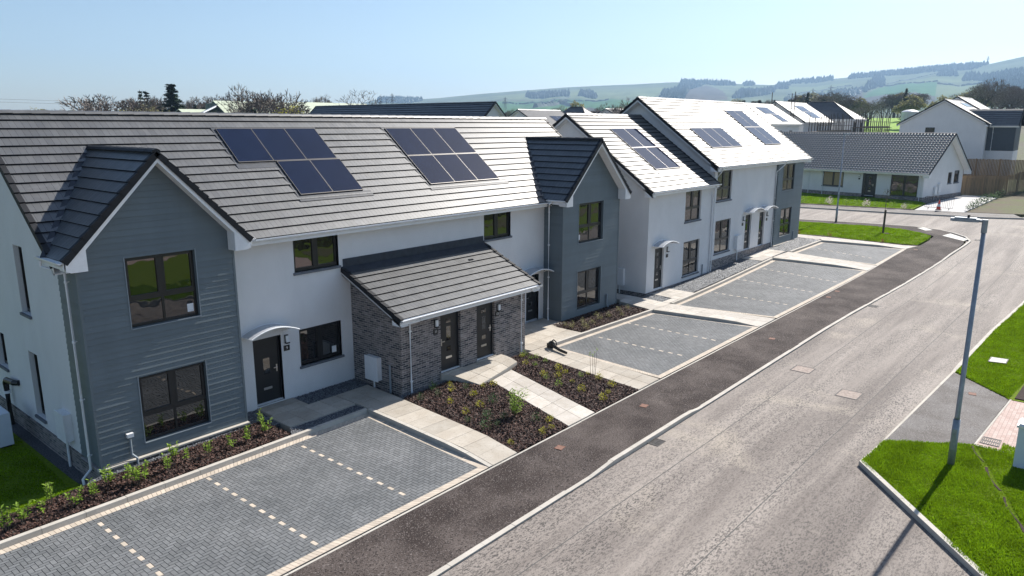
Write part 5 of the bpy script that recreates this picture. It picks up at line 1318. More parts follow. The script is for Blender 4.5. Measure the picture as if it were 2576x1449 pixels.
# crowd barrier and cone
bar = thing('crowd_barrier', (72.1,-5.7,.9), 'grey steel crowd barrier across the pale driveway', 'barrier')
z = .93
mb = MB(); mb.tube([(72.1,-4.5,z+.12),(72.1,-4.45,z+1.05),(72.1,-4.55,z+1.12),(72.1,-6.75,z+1.12),(72.1,-6.85,z+1.05),(72.1,-6.8,z+.12),(72.1,-4.5,z+.12)], .022, 6); mb.build('frame', M['scaf'], bar)
mb = MB()
for i in range(15): mb.tube([(72.1,-4.62-i*.145,z+.12),(72.1,-4.62-i*.145,z+1.12)], .011, 5)
mb.build('bars', M['scaf'], bar)
for yy in (-4.8, -6.5):
    mb = MB(); mb.tube([(71.85,yy,z-.04),(71.95,yy,z+.1),(72.25,yy,z+.1),(72.35,yy,z-.04)], .02, 6); mb.build('foot', M['scaf'], bar)
cn = thing('traffic_cone', (71.6,-5.75,.9), 'orange and white traffic cone in front of the crowd barrier', 'cone')
mb = MB(); x, y = 71.6, -5.75; mb.box(x-.24,x+.24,y-.24,y+.24,z-.03,z+.02); mb.build('base', M['blk'], cn)
mb = MB(); mb.lathe(x, y, [(.19,z+.021),(.15,z+.28)], 14); mb.lathe(x, y, [(.11,z+.52),(.04,z+.88)], 14); mb.build('cone_body', M['red'], cn)
mb = MB(); mb.lathe(x, y, [(.15,z+.281),(.11,z+.519)], 14); mb.build('white_band', M['whiteplast'], cn)

# ------------------------------------------------------------ planting
def fast_mesh(name, V, nper, mat, parent=None, kind=None, label=None, cat=None):
    """V: array (n, nper, 3) of separate faces"""
    V = np.asarray(V, dtype=np.float32); n = V.shape[0]
    me = bpy.data.meshes.new(name); me.vertices.add(n*nper); me.vertices.foreach_set('co', V.reshape(-1))
    me.loops.add(n*nper); me.loops.foreach_set('vertex_index', np.arange(n*nper, dtype=np.int32))
    me.polygons.add(n); me.polygons.foreach_set('loop_start', np.arange(0, n*nper, nper, dtype=np.int32)); me.polygons.foreach_set('loop_total', np.full(n, nper, dtype=np.int32))
    me.materials.append(mat); me.update(calc_edges=True); me.validate()
    o = bpy.data.objects.new(name, me); COL.objects.link(o)
    if parent is not None: o.parent = parent
    if kind: o['kind'] = kind
    if label: o['label'] = label
    if cat: o['category'] = cat
    return o
rng = np.random.default_rng(11)
def pts_in(poly, n):
    P = np.array(poly); x0, y0 = P.min(0); x1, y1 = P.max(0)
    # area-exact rejection
    out = []
    X = rng.uniform(x0, x1, n*6); Y = rng.uniform(y0, y1, n*6); c = np.zeros(n*6, bool); j = len(P)-1
    for i in range(len(P)):
        with np.errstate(divide='ignore', invalid='ignore'):
            t = ((P[i,1] > Y) != (P[j,1] > Y)) & (X < (P[j,0]-P[i,0])*(Y-P[i,1])/(P[j,1]-P[i,1])+P[i,0])
        c ^= t; j = i
    X, Y = X[c][:n], Y[c][:n]; return X, Y
def area(poly): return abs(sum(poly[i][0]*poly[(i+1)%len(poly)][1]-poly[(i+1)%len(poly)][0]*poly[i][1] for i in range(len(poly))))/2
def scatter_flat(name, poly, dens, size, mat, zoff, label, cat, tilt=.5, aspect=(.4,.9), lift=.03):
    n = int(area(poly)*dens); X, Y = pts_in(poly, n); n = len(X)
    zf = np.array([hgt(a, b)+(zoff(a, b) if callable(zoff) else zoff) for a, b in zip(X, Y)])+rng.uniform(.0, lift, n)
    an = rng.uniform(0, 2*PI, n); L = rng.uniform(.6, 1.3, n)*size; W = L*rng.uniform(*aspect, n); ti = rng.normal(0, tilt, n); tj = rng.normal(0, tilt, n)
    u = np.stack([np.cos(an), np.sin(an), ti], 1)*L[:,None]/2; v = np.stack([-np.sin(an), np.cos(an), tj], 1)*W[:,None]/2; c = np.stack([X, Y, zf], 1)
    V = np.stack([c-u-v, c+u-v*.7, c+u*.9+v, c-u*.8+v], 1); return fast_mesh(name, V, 4, mat, kind='stuff', label=label, cat=cat)
for P, d in ((BED_L, 1500), (BED1, 1500), (BED2, 1500), (BED3, 1000), (BED5, 300)):
    scatter_flat('bark_mulch', P, d, .047, M['bark_chip'], lambda x, y: pl(x, y)-.015, None, None, lift=.035)
def pebbles(poly, dens, size, z):
    n = int(area(poly)*dens); X, Y = pts_in(poly, n); n = len(X)
    zf = np.array([hgt(a, b)+z for a, b in zip(X, Y)])+rng.uniform(0, .02, n); s = rng.uniform(.6, 1.25, n)*size/2
    base = np.array([(1,0,0),(0,1,0),(-1,0,0),(0,-1,0),(0,0,.75),(0,0,-.6)])
    a = rng.uniform(0, 2*PI, n); c, sn = np.cos(a), np.sin(a)
    B = base[None]*rng.uniform(.75, 1.25, (n, 6, 1)); Bx = B[...,0]*c[:,None]-B[...,1]*sn[:,None]*.7; By = B[...,0]*sn[:,None]+B[...,1]*c[:,None]*.7
    V = np.stack([X[:,None]+Bx*s[:,None], Y[:,None]+By*s[:,None], zf[:,None]+B[...,2]*s[:,None]], -1)
    me = bpy.data.meshes.new('gravel'); me.vertices.add(n*6); me.vertices.foreach_set('co', V.astype(np.float32).reshape(-1))
    T = np.array([(0,1,4),(1,2,4),(2,3,4),(3,0,4)]); F = (T[None]+(np.arange(n)*6)[:,None,None]).reshape(-1, 3)
    me.loops.add(F.size); me.loops.foreach_set('vertex_index', F.reshape(-1).astype(np.int32)); k = len(F)
    me.polygons.add(k); me.polygons.foreach_set('loop_start', np.arange(0, 3*k, 3, dtype=np.int32)); me.polygons.foreach_set('loop_total', np.full(k, 3, dtype=np.int32))
    me.materials.append(M['pebble']); me.update(calc_edges=True)
    o = bpy.data.objects.new('gravel', me); COL.objects.link(o); o['kind'] = 'stuff'
for P, d, s_ in ((G1,900,.05),(G2,900,.05),(G3,900,.05),(G4,900,.05),(G5,700,.055),(G6,420,.075),(G7,420,.07),(G8,300,.085),(G9,500,.05)): pebbles(P, d, s_, .082)
def blades(name, poly, dens, h, z, wd=.012, mat=None, clump=.25):
    n = int(area(poly)*dens); X, Y = pts_in(poly, n); n = len(X)
    zf = np.array([hgt(a, b)+(z(a, b) if callable(z) else z) for a, b in zip(X, Y)]); an = rng.uniform(0, 2*PI, n)
    patch = .75+.4*np.sin(X*2.1+np.sin(Y*1.7)*2)*np.sin(Y*2.6+np.sin(X*1.3)*2)
    seam = np.abs((Y+17.12)-(X-16.15)*.371); patch = np.where((seam < .07) & (X < 16.3) & (X > 11.5) & (Y < -17), .15, patch)
    H = h*rng.uniform(.55, 1.3, n)*patch; le = rng.normal(0, .35, (n, 2))*H[:,None]
    d = np.stack([np.cos(an), np.sin(an)], 1)*wd*rng.uniform(.7,1.4,n)[:,None]
    A = np.stack([X-d[:,0], Y-d[:,1], zf], 1); B = np.stack([X+d[:,0], Y+d[:,1], zf], 1); C = np.stack([X+le[:,0], Y+le[:,1], zf+H], 1)
    return fast_mesh(name, np.stack([A, B, C], 1), 3, mat or M['grassblade'], kind='stuff')
blades('grass', [(13.15,-15.03),(14.94,-15.15),(16.33,-17.1),(16.3,-17.7),(16.4,-22),(7,-22),(7,-20.3),(9.4,-18.3)], 3000, .07, .0)
blades('grass', [(16.9,-17.72),(16.25,-17.72),(16.25,-19)], 2000, .055, .0)
blades('grass', [(22.95,-15.55),(30,-15.75),(36.8,-16.1),(44,-16.5),(44,-18.2),(24,-17.6),(21.0,-17.35)], 1800, .07, .0, wd=.016)
blades('grass', [(-3.2,-1.75),(-.6,-1.28),(-.4,4),(-4,6),(-4,-1.75)], 1400, .05, lowlawn, wd=.014)
blades('grass', ISL[:8]+[(52.5,10),(48.7,10)]+ISL[-3:], 420, .07, .03, wd=.03)
blades('grass', [(71.7,-3.4),(78.2,-3.3),(79.85,-2.4),(83,12),(80,14),(72,12),(70.2,7.3)], 160, .08, .03, wd=.05)

def plant_mesh(kind, rs):
    """returns (stems MB, leaf faces) around the origin"""
    st = MB(); lv = []
    def leaf(p, d, L, W, up=.2):
        d = Vector(d).normalized(); s = d.cross(Vector((0,0,1)));
        if s.length < .01: s = Vector((1,0,0))
        s.normalize(); n = s.cross(d); a = Vector(p)
        lv.append([a, a+d*L*.5+s*W+n*L*up*.3, a+d*L, a+d*L*.5-s*W+n*L*up*.3])
    if kind == 'laurel':
        H = rs.uniform(.34,.5)
        for i in range(rs.randint(3,5)):
            an = rs.uniform(0, 2*PI); ln = rs.uniform(.05,.16); b = Vector((math.cos(an)*ln*.4, math.sin(an)*ln*.4, 0)); t = Vector((math.cos(an)*ln, math.sin(an)*ln, H*rs.uniform(.65,1.05)))
            st.tube([b, b.lerp(t,.5)+Vector((0,0,.02)), t], .007, 4, r1=.004)
            for k in range(16):
                f = rs.uniform(.25,1); p = b.lerp(t, f); q = rs.uniform(0, 2*PI); leaf(p, (math.cos(q), math.sin(q), rs.uniform(-.1,.9)), rs.uniform(.06,.11), .022)
    elif kind in ('yellow', 'green', 'dark', 'red', 'flower'):
        R_ = {'yellow':.13,'green':.13,'dark':.17,'red':.12,'flower':.28}[kind]
        for k in range({'yellow':70,'green':60,'dark':100,'red':60,'flower':130}[kind]):
            an = rs.uniform(0, 2*PI); ph = rs.uniform(0, 1); p = Vector((math.cos(an)*R_*ph**.5, math.sin(an)*R_*ph**.5, R_*2.1*rs.uniform(.1,1)*(1-.55*ph))); leaf(p, (math.cos(an), math.sin(an), rs.uniform(.1,1.8)), rs.uniform(.04,.07)*(1.6 if kind == 'flower' else 1), .014*(1.8 if kind == 'flower' else 1))
        for k in range(4):
            an = k*1.6; st.tube([(0,0,0), (math.cos(an)*R_*.5, math.sin(an)*R_*.5, R_)], .004, 4)
    elif kind == 'big':
        for i in range(9):
            an = rs.uniform(0, 2*PI); ln = rs.uniform(.1,.42); t = Vector((math.cos(an)*ln, math.sin(an)*ln, rs.uniform(.4,.95))); st.tube([(0,0,0), t*.5+Vector((0,0,.08)), t], .010, 4, r1=.004)
            for k in range(46):
                f = rs.uniform(.3,1.05); p = Vector((0,0,0)).lerp(t, f)+Vector((rs.gauss(0,.06), rs.gauss(0,.06), rs.gauss(0,.05))); q = rs.uniform(0, 2*PI); leaf(p, (math.cos(q), math.sin(q), rs.uniform(-.3,.8)), rs.uniform(.05,.09), .022)
    elif kind == 'stems':
        for i in range(4):
            x, y = rs.uniform(-.09,.09), rs.uniform(-.09,.09); h = rs.uniform(.75,1.2); st.tube([(x,y,0), (x*1.3,y*1.3,h*.5), (x*1.5+.02,y*1.6,h)], .008, 5, r1=.004)
            for k in range(9):
                q = rs.uniform(0, 2*PI); leaf((x*1.5,y*1.6,h*rs.uniform(.88,1.03)), (math.cos(q), math.sin(q), rs.uniform(0,1)), .06, .016)
    return st, lv
def plant_proto(kind, seed, mat, name):
    rs = random.Random(seed); st, lv = plant_mesh(kind, rs)
    t = bpy.data.objects.new(name, None); COL.objects.link(t)
    st.build('stems', M['bark'], t, local=True)
    mb = MB()
    for q in lv: mb.poly(q)
    mb.build('leaves', mat, t, local=True); return t
def put(protos, locs, labelf, cat, group, zf, smin=.8, smax=1.25):
    for i, (x, y) in enumerate(locs):
        p = protos[i % len(protos)]; s = rnd.uniform(smin, smax); z = hgt(x, y)+zf(x, y)
        if i < len(protos): o = p; o.location = (x, y, z); o.scale = (s, s, s); o.rotation_euler = (0, 0, rnd.uniform(0, 6))
        else: o = copy_tree(p, (x, y, z), rnd.uniform(0, 6), s)
        tag(o, labelf(i, len(locs)), cat, group)
ORD = ['first','second','third','fourth','fifth','sixth','seventh','eighth','ninth','tenth','eleventh','twelfth','thirteenth','fourteenth','fifteenth','sixteenth','seventeenth','eighteenth','nineteenth','twentieth']
laurel = sorted([(-2.43,-2.22),(-2.07,-2.08),(-1.67,-2.02),(-1.40,-1.64),(-1.06,-2.18),(-.66,-2.09),(-.19,-1.7),(.10,-1.91),(.44,-2.14),(1.06,-2.04),(1.58,-1.87),(1.50,-1.49),(2.15,-1.99),(2.78,-2.05),(3.30,-1.97),(3.93,-1.87),(4.2,-1.2),(.28,-2.27)])
pzm = lambda x, y: pl(x, y)-.02
put([plant_proto('laurel', 20+i, M['leaf_green'], 'shrub') for i in range(5)], laurel, lambda i, n: '%s young leafy green shrub from the left, bark strip below the nearest clad gable' % ORD[i], 'shrub', 'young leafy shrubs in the bark strip', pzm)
y1_ = sorted([(10.09,-2.97),(9.74,-3.42),(9.91,-4.23),(9.40,-4.99),(8.70,-5.05),(8.99,-4.09),(10.68,-3.95),(11.0,-4.1),(9.95,-7.28),(9.6,-7.6),(9.16,-7.63),(8.04,-7.39)], key=lambda p: -p[1])
put([plant_proto('yellow', 40+i, M['leaf_yellow'], 'shrub') for i in range(3)], y1_, lambda i, n: '%s small yellow shrub from the house in the near bark bed' % ORD[i], 'shrub', 'small yellow shrubs', pzm, .55, 1.05)
y2_ = sorted([(13.4,-3.52),(13.95,-2.90),(12.94,-4.72),(13.75,-4.77),(13.62,-5.15),(13.05,-5.86),(12.62,-6.56),(14.1,-5.79),(13.95,-6.35),(13.70,-7.03),(13.05,-7.30),(12.45,-7.50),(13.14,-5.20)], key=lambda p: -p[1])
put([plant_proto('yellow', 50+i, M['leaf_yellow'], 'shrub') for i in range(3)], y2_, lambda i, n: '%s small yellow shrub from the house in the far bark bed' % ORD[i], 'shrub', 'small yellow shrubs', pzm, .55, 1.05)
g1_ = sorted([(9.36,-2.9),(9.14,-3.40),(8.55,-3.22),(10.18,-3.63),(9.90,-5.08),(8.88,-5.77),(8.32,-5.50),(9.19,-6.14),(8.67,-6.34),(9.74,-6.92),(8.31,-6.22)], key=lambda p: -p[1])
put([plant_proto('dark', 60+i, M['leaf_dark'], 'shrub') for i in range(3)], g1_, lambda i, n: '%s low dark green plant from the house in the near bark bed' % ORD[i], 'shrub', 'low dark green plants', pzm, .6, 1.2)
g2_ = sorted([(14.1,-2.9),(14.2,-3.4),(14.1,-3.9),(13.5,-3.9),(13.74,-5.74),(12.74,-4.99),(12.50,-5.70),(13.96,-3.31)], key=lambda p: -p[1])
put([plant_proto('green', 70+i, M['leaf_green'], 'shrub') for i in range(3)], g2_, lambda i, n: '%s low green plant from the house in the far bark bed' % ORD[i], 'shrub', 'low green plants', pzm, .6, 1.1)
b3_ = sorted([(18.50,-1.57),(18.47,-1.97),(19.56,-1.77),(19.51,-2.30),(20.37,-2.10),(21.00,-2.19),(22.20,-1.94),(22.87,-2.04),(18.71,-2.54),(19.0,-2.2),(21.6,-2.5),(20.8,-1.6)])
put([plant_proto('red', 80+i, M['leaf_olive'], 'shrub') for i in range(3)], b3_, lambda i, n: '%s small plant from the left in the bed under the second clad gable' % ORD[i], 'shrub', 'plants under the second clad gable', pzm, .9, 1.4)
put([plant_proto('big', 90, M['leaf_green'], 'shrub')], [(9.55,-6.25)], lambda i, n: 'largest leafy shrub, in the near bark bed beside the pale slab path', 'shrub', None, pzm, 1, 1)
put([plant_proto('stems', 91, M['leaf_green'], 'shrub')], [(14.0,-6.06)], lambda i, n: 'tall thin-stemmed shrub with few leaves in the far bark bed', 'shrub', None, pzm, 1, 1)
fl = sorted([(70.35,6.12),(70.75,4.59),(70.9,3.88),(70.60,2.08),(70.9,1.21),(71.0,.40),(71.1,-.45),(71.0,-2.0),(71.2,-2.91),(71.3,-3.4)], key=lambda p: -p[1])
put([plant_proto('flower', 95+i, M[('leaf_green','leaf_green','flower')[i]], 'shrub') for i in range(3)], fl, lambda i, n: '%s low flowering shrub from the left along the bungalow lawn' % ORD[i], 'shrub', 'flowering shrubs along the bungalow lawn', lambda x, y: .02, .9, 1.5)
fl2 = [(73.65,-7.9),(75.93,-7.9),(77.24,-7.95),(79.77,-8.0),(82.36,-8.0),(85.1,-8.1),(88,-8.2),(91,-8.3)]
put([plant_proto('flower', 98+i, M['leaf_dark'], 'shrub') for i in range(3)], fl2, lambda i, n: '%s low shrub along the right edge of the pale driveway, counting away' % ORD[i], 'shrub', 'shrubs edging the pale driveway', lambda x, y: .02, 1.2, 1.8)
put([plant_proto('red', 102+i, M['leaf_red'], 'shrub') for i in range(2)], [(48.75,-.88),(49.1,-3.0),(50.2,-6.3)], lambda i, n: '%s tiny red-leaved plant from the left along the far grass verge' % ORD[i], 'shrub', 'tiny red plants by the verge', lambda x, y: .03, 1.2, 1.8)

# ------------------------------------------------------------ trees
def tree_data(kind, seed):
    rs = random.Random(seed); tk = MB(); tw = []; ends = []
    if kind == 'conifer' or kind == 'thinconifer':
        H = 1.0; tk.tube([(0,0,0), (0.004,0,.5), (0,0,.99)], .016, 6, r1=.002)
        n = 34 if kind == 'conifer' else 17
        for i in range(n):
            z = (.10 if kind == 'conifer' else .3)+(1-(.10 if kind == 'conifer' else .3))*(i/n); W = (.30 if kind == 'conifer' else .18)*(1-z)**.8+.008; nb = 8 if kind == 'conifer' else 4
            W *= rs.uniform(.75,1.15)
            for b in range(nb):
                a = rs.uniform(0, 2*PI); L = W*rs.uniform(.6,1.15); p0 = Vector((0,0,z)); p1 = p0+Vector((math.cos(a)*L, math.sin(a)*L, -L*rs.uniform(-.05,.38)))
                for k in range(7 if kind == 'conifer' else 6):
                    f = rs.uniform(.15,1.02); c = p0.lerp(p1, f)+Vector((rs.gauss(0,.007), rs.gauss(0,.007), rs.gauss(0,.006))); s = .020*rs.uniform(.7,1.4)*(1.15-f*.5)
                    q = rs.uniform(0, 2*PI); u = Vector((math.cos(q), math.sin(q), rs.uniform(-.5,.3)))*s; v = Vector((-math.sin(q), math.cos(q), rs.uniform(-.8,.2)))*s*.7
                    tw.append([c-u-v, c+u-v, c+u*.6+v, c-u*.6+v])
        return tk, tw, ends
    def seg(p, d, L, r, lev):
        q = p+d*L; bend = Vector((rs.gauss(0,1), rs.gauss(0,1), rs.gauss(0,.6)))*L*.07
        if lev <= 3: tk.tube([p, (p+q)/2+bend, q], r, 5 if lev < 2 else 4, r1=r*.62, cap=False)
        else:
            s = d.cross(Vector((rs.gauss(0,1), rs.gauss(0,1), rs.gauss(0,1)))).normalized()*max(r, .0024)
            m_ = (p+q)/2+bend; tw.append([p-s, p+s, m_+s*.8, m_-s*.8]); tw.append([m_-s*.8, m_+s*.8, q+s*.45, q-s*.45])
        if lev >= (7 if kind not in ('sparse','upright') else 6): ends.append(q); return
        nb = 3 if lev > 0 else rs.randint(3, 4)
        if kind == 'sparse' and lev > 1: nb = 2
        for i in range(nb):
            an = 2*PI*i/nb+rs.uniform(-.6,.6); sp = rs.uniform(.3,.75) if kind != 'upright' else rs.uniform(.15,.42)
            if lev == 0 and kind == 'spread': sp = rs.uniform(.5,.95)
            a = d.orthogonal().normalized(); b = d.cross(a); nd = (d*math.cos(sp)+(a*math.cos(an)+b*math.sin(an))*math.sin(sp)); nd = (nd+Vector((0,0,.10 if kind == 'spread' else .18))).normalized()
            st = q if i else q
            if lev > 0 and rs.random() < .4: st = p.lerp(q, rs.uniform(.55,.95))
            seg(st, nd, L*rs.uniform(.62,.86), r*.60, lev+1)
    h0 = {'spread':.17,'upright':.26,'sparse':.26,'leafy':.2}.get(kind, .2)
    seg(Vector((0,0,0)), Vector((rs.uniform(-.04,.04), rs.uniform(-.04,.04), 1)).normalized(), h0, .024 if kind != 'sparse' else .013, 0)
    return tk, tw, ends
def tree_proto(kind, seed, leaf=None, nleaf=0, ls=.02, twig=None):
    tk, tw, ends = tree_data(kind, seed); rs = random.Random(seed+1)
    t = bpy.data.objects.new('tree' if 'conifer' not in kind else 'conifer_tree', None); COL.objects.link(t)
    zmax = max([p.z for q in tw for p in q]+[.01]); sc_ = 1/zmax
    tk.v = [tuple(c*sc_ for c in v) for v in tk.v]; tk.build('trunk', M['bark'], t, local=True)
    mb = MB()
    for q in tw: mb.poly([p*sc_ for p in q])
    cr = mb.build('crown', twig or (M['needle'] if 'conifer' in kind else M['twig']), t, local=True)
    if leaf:
        mb = MB()
        for i in range(nleaf):
            c = rs.choice(ends)*sc_+Vector((rs.gauss(0,.014), rs.gauss(0,.014), rs.gauss(0,.012))); u = Vector((rs.gauss(0,1), rs.gauss(0,1), rs.gauss(0,1))).normalized()*ls; v = u.orthogonal().normalized()*ls*.8
            mb.poly([c-u, c-v, c+u, c+v])
        mb.build('foliage', leaf, t, local=True)
    return t
TR = {'spread': tree_proto('spread', 3), 'spread2': tree_proto('spread', 8), 'round': tree_proto('round', 5), 'upright': tree_proto('upright', 12), 'sparse': tree_proto('sparse', 4),
      'conifer': tree_proto('conifer', 2), 'thin': tree_proto('thinconifer', 6), 'olive': tree_proto('round', 15, M['leaf_olive'], 2600, .018), 'budding': tree_proto('round', 17, M['leaf_yellow'], 900, .010)}
used = {}
def tree(kind, x, y, H, label, wide=1.0, group=None, name=None, cat='tree'):
    z = hgt(x, y)-.3; p = TR[kind]; s = (H*wide, H*wide, H)
    if kind not in used: used[kind] = 1; o = p; o.location = (x, y, z); o.scale = s; o.rotation_euler = (0, 0, rnd.uniform(0, 6))
    else: o = copy_tree(p, (x, y, z), rnd.uniform(0, 6), s)
    tag(o, label, cat, group); return o
def top(x, y, ztop): return ztop-hgt(x, y)+.3
for (k, x, y, zt_, wd, lb) in [
 ('round', 65.8, 230.3, 12.8, 1.3, 'leftmost small bare tree on the skyline'), ('round', 73.2, 228.1, 13.1, 1.3, 'second small bare tree from the left on the skyline'), ('round', 70.5, 207.9, 12.8, 1.3, 'third small bare tree from the left on the skyline'), ('round', 72, 200, 12.2, 1.1, 'fourth small bare tree, just left of the big spreading one'),
 ('spread', 48.3, 120.2, 14.1, 1.35, 'big spreading bare tree on the left skyline'), ('thin', 57.6, 127.2, 14.9, 1.1, 'thin ragged conifer, left one of two beside the spreading tree'), ('thin', 59.4, 128.6, 14.9, 1.1, 'thin ragged conifer, right one of two beside the spreading tree'),
 ('upright', 62.7, 130.4, 14.5, 1.2, 'bare tree between the ragged conifers and the tallest conifer'), ('conifer', 62.6, 124.9, 16.3, 1.45, 'tallest dark conifer on the left skyline'), ('upright', 70.4, 137.8, 14.0, 1.1, 'bare tree just right of the tallest conifer'),
 ('olive', 52.4, 118.6, 12.2, 1.0, 'dull green bush left of the ragged conifers'), ('olive', 55.2, 117.3, 11.9, 1.0, 'dull green bush under the tallest conifer'), ('conifer', 58.2, 121, 12.0, 1.2, 'low dark conifer in the clump left of the tallest one'), ('conifer', 66, 128, 12.4, 1.3, 'low dark conifer in the clump right of the tallest one'),
 ('round', 81.7, 148.9, 14.8, 1.1, 'bare tree left of the large farm shed'), ('spread2', 90, 155.8, 16.3, 1.1, 'reddish bare tree rising over the large farm shed gable'), ('conifer', 76.4, 146, 13.1, .9, 'small dark conifer, left of two before the farm shed'), ('conifer', 77.5, 145.5, 13.1, .9, 'small dark conifer, right of two before the farm shed'),
 ('round', 64.1, 95.7, 15.6, .95, 'tall bare tree in front of the pale green shed roof'), ('spread2', 68, 96.9, 15.0, .95, 'second tall bare tree in front of the pale green shed roof'), ('round', 57.7, 87.9, 11.7, 1.0, 'low bare bush before the left part of the shed roof'), ('budding', 61.7, 85.4, 12.1, .85, 'yellow-green budding tree before the shed roof'),
 ('round', 107.3, 145.1, 15.7, 1.0, 'small bare tree over the right part of the shed, left of two'), ('round', 109.6, 143.5, 16.5, 1.0, 'small bare tree over the right part of the shed, right of two'), ('sparse', 100.6, 112.8, 16.4, 1.5, 'sparse bare tree above the long black roof'),
 ('conifer', 142.8, 240.8, 18.4, 1.0, 'tiny far conifer right of the reddish bare tree'), ('round', 112.9, 54, 13.6, 1.0, 'bare tree left of the higher stepped house roof'), ('round', 118.6, 63.6, 13.0, 1.0, 'bare tree between the hipped roof and the stepped pair'), ('olive', 140.3, 85, 14.2, .9, 'dull tree behind the small hipped roof'), ('round', 145.4, 95, 13.7, .9, 'bare tree above the white solar roof house')]:
    tree(k, x, y, top(x, y, zt_), lb, wd, 'trees on the skyline')
# low scrub behind the houses, the far wood belt
def polar_xy(a, d): return CAM[0]+d*math.cos(R(a)), CAM[1]+d*math.sin(R(a))
def wood_mass(name, protos, items, label=None):
    """many crowns read as one mass: one object"""
    V4, TT = [], []
    cache = {}
    for k in protos:
        A = []
        for ch in TR[k].children:
            me = ch.data; co_ = np.empty(len(me.vertices)*3, np.float32); me.vertices.foreach_get('co', co_); co_ = co_.reshape(-1, 3)
            fs = [tuple(p.vertices) for p in me.polygons if len(p.vertices) == 4]; A.append((co_[np.array(fs)], me.materials[0]))
        cache[k] = A
    mats = {}
    for (k, x, y, H, wd) in items:
        a = rnd.uniform(0, 6); c, s = math.cos(a), math.sin(a); z = hgt(x, y)-.4 if math.hypot(x, y) < 640 else None
        for F4, mt in cache[k]:
            q = F4[::1]; X = (q[...,0]*c-q[...,1]*s)*H*wd+x; Y = (q[...,0]*s+q[...,1]*c)*H*wd+y; Z = q[...,2]*H+z
            mats.setdefault(mt.name, []).append(np.stack([X, Y, Z], -1))
    Vs = []; mi = []; ml = []
    for i, (mn, arrs) in enumerate(mats.items()):
        a = np.concatenate(arrs); Vs.append(a); mi += [i]*len(a); ml.append(bpy.data.materials[mn])
    o = fast_mesh(name, np.concatenate(Vs), 4, ml[0], kind='stuff')
    for mt in ml[1:]: o.data.materials.append(mt)
    o.data.polygons.foreach_set('material_index', mi); o.data.update(); return o
items = []
for i in range(75):
    a = rnd.uniform(5, 22); d = rnd.uniform(255, 320); x, y = polar_xy(a, d)
    prof = 2.0+.35*math.sin(a*1.1+.5)+ (.3 if 6 < a < 9.5 else 0)+rnd.uniform(-.35,.25)
    H = d*math.tan(R(prof))+8.57-hgt(x, y)+.4
    if 11.5 < a < 14.2: d = 330; x, y = polar_xy(a, d); H = d*math.tan(R(prof*.9))+8.57-hgt(x, y)+.4
    items.append((rnd.choice(['round','spread','round','upright','spread2','olive']), x, y, max(4, H), rnd.uniform(1.0,1.3)))
wood_mass('woodland', ['round','spread','upright','spread2','olive'], items)
items = []
for i in range(60):
    a = rnd.uniform(17.5, 24.5); d = rnd.uniform(230, 260); x, y = polar_xy(a, d); H = d*math.tan(R(1.62+rnd.uniform(-.12,.2)))+8.57-hgt(x, y)+.4
    items.append(('conifer', x, y, max(4, H), rnd.uniform(1.0,1.5)))
for i in range(42):
    a = rnd.uniform(24, 60); d = rnd.uniform(235, 300); x, y = polar_xy(a, d); H = d*math.tan(R((1.55 if a < 33 else 1.1)+rnd.uniform(-.3,.25)))+8.57-hgt(x, y)+.4
    items.append((rnd.choice(['round','olive','upright']), x, y, max(3, H), rnd.uniform(1,1.4)))
for i in range(40):
    a = rnd.uniform(57, 73.5); d = rnd.uniform(155, 240); x, y = polar_xy(a, d); H = d*math.tan(R((1.15 if 60 < a < 67 else .75)+rnd.uniform(-.25,.3)))+8.57-hgt(x, y)+.4
    items.append((rnd.choice(['round','olive','conifer']), x, y, max(2, H), rnd.uniform(1,1.5)))
wood_mass('woodland', ['conifer','round','olive','upright'], items)
items = []
for i in range(30):
    a = rnd.uniform(58.6, 68.2); d = rnd.uniform(128, 160); x, y = polar_xy(a, d); H = d*math.tan(R(rnd.uniform(.8, 1.2)))+8.57-hgt(x, y)+.4
    items.append((rnd.choice(['round','olive','conifer','round']), x, y, H, rnd.uniform(.8,1.2)))
wood_mass('woodland', ['round','olive','conifer'], items)
for (k, a, d, el, wd, lb) in [('olive', 12.45, 225, 2.05, 1.15, 'rounded pale olive tree left of the white tank'), ('conifer', 12.75, 262, 2.45, .9, 'small dark conifer above the olive tree'), ('olive', 10.6, 235, 1.95, 1.1, 'pale budding tree behind the white tank'), ('round', 14.9, 225, 1.8, 1.2, 'grey bare tree behind the end of the scaffolding'),
   ('conifer', 18.9, 228, 2.3, .9, 'taller pointed conifer over the dark conifer belt'), ('olive', 23.9, 215, 1.9, 1.2, 'dull olive tree right behind the higher stepped roof'), ('round', 8.4, 250, 3.0, 1.2, 'bare tree behind the big white house roof'), ('round', 6.6, 240, 2.5, 1.2, 'bare tree at the right edge behind the white houses'), ('round', 26.4, 230, 1.75, 1.1, 'bare tree showing over the stepped roof ridge, right one'), ('upright', 29.3, 230, 1.7, 1.1, 'bare tree showing over the stepped roof ridge, left one')]:
    x, y = polar_xy(a, d); tree(k, x, y, d*math.tan(R(el))+8.57-hgt(x, y)+.3, lb, wd, 'trees behind the houses')
for k in TR:
    if k not in used: tree(k, 150, 150, 9, 'bare tree behind the farm', 1.0)
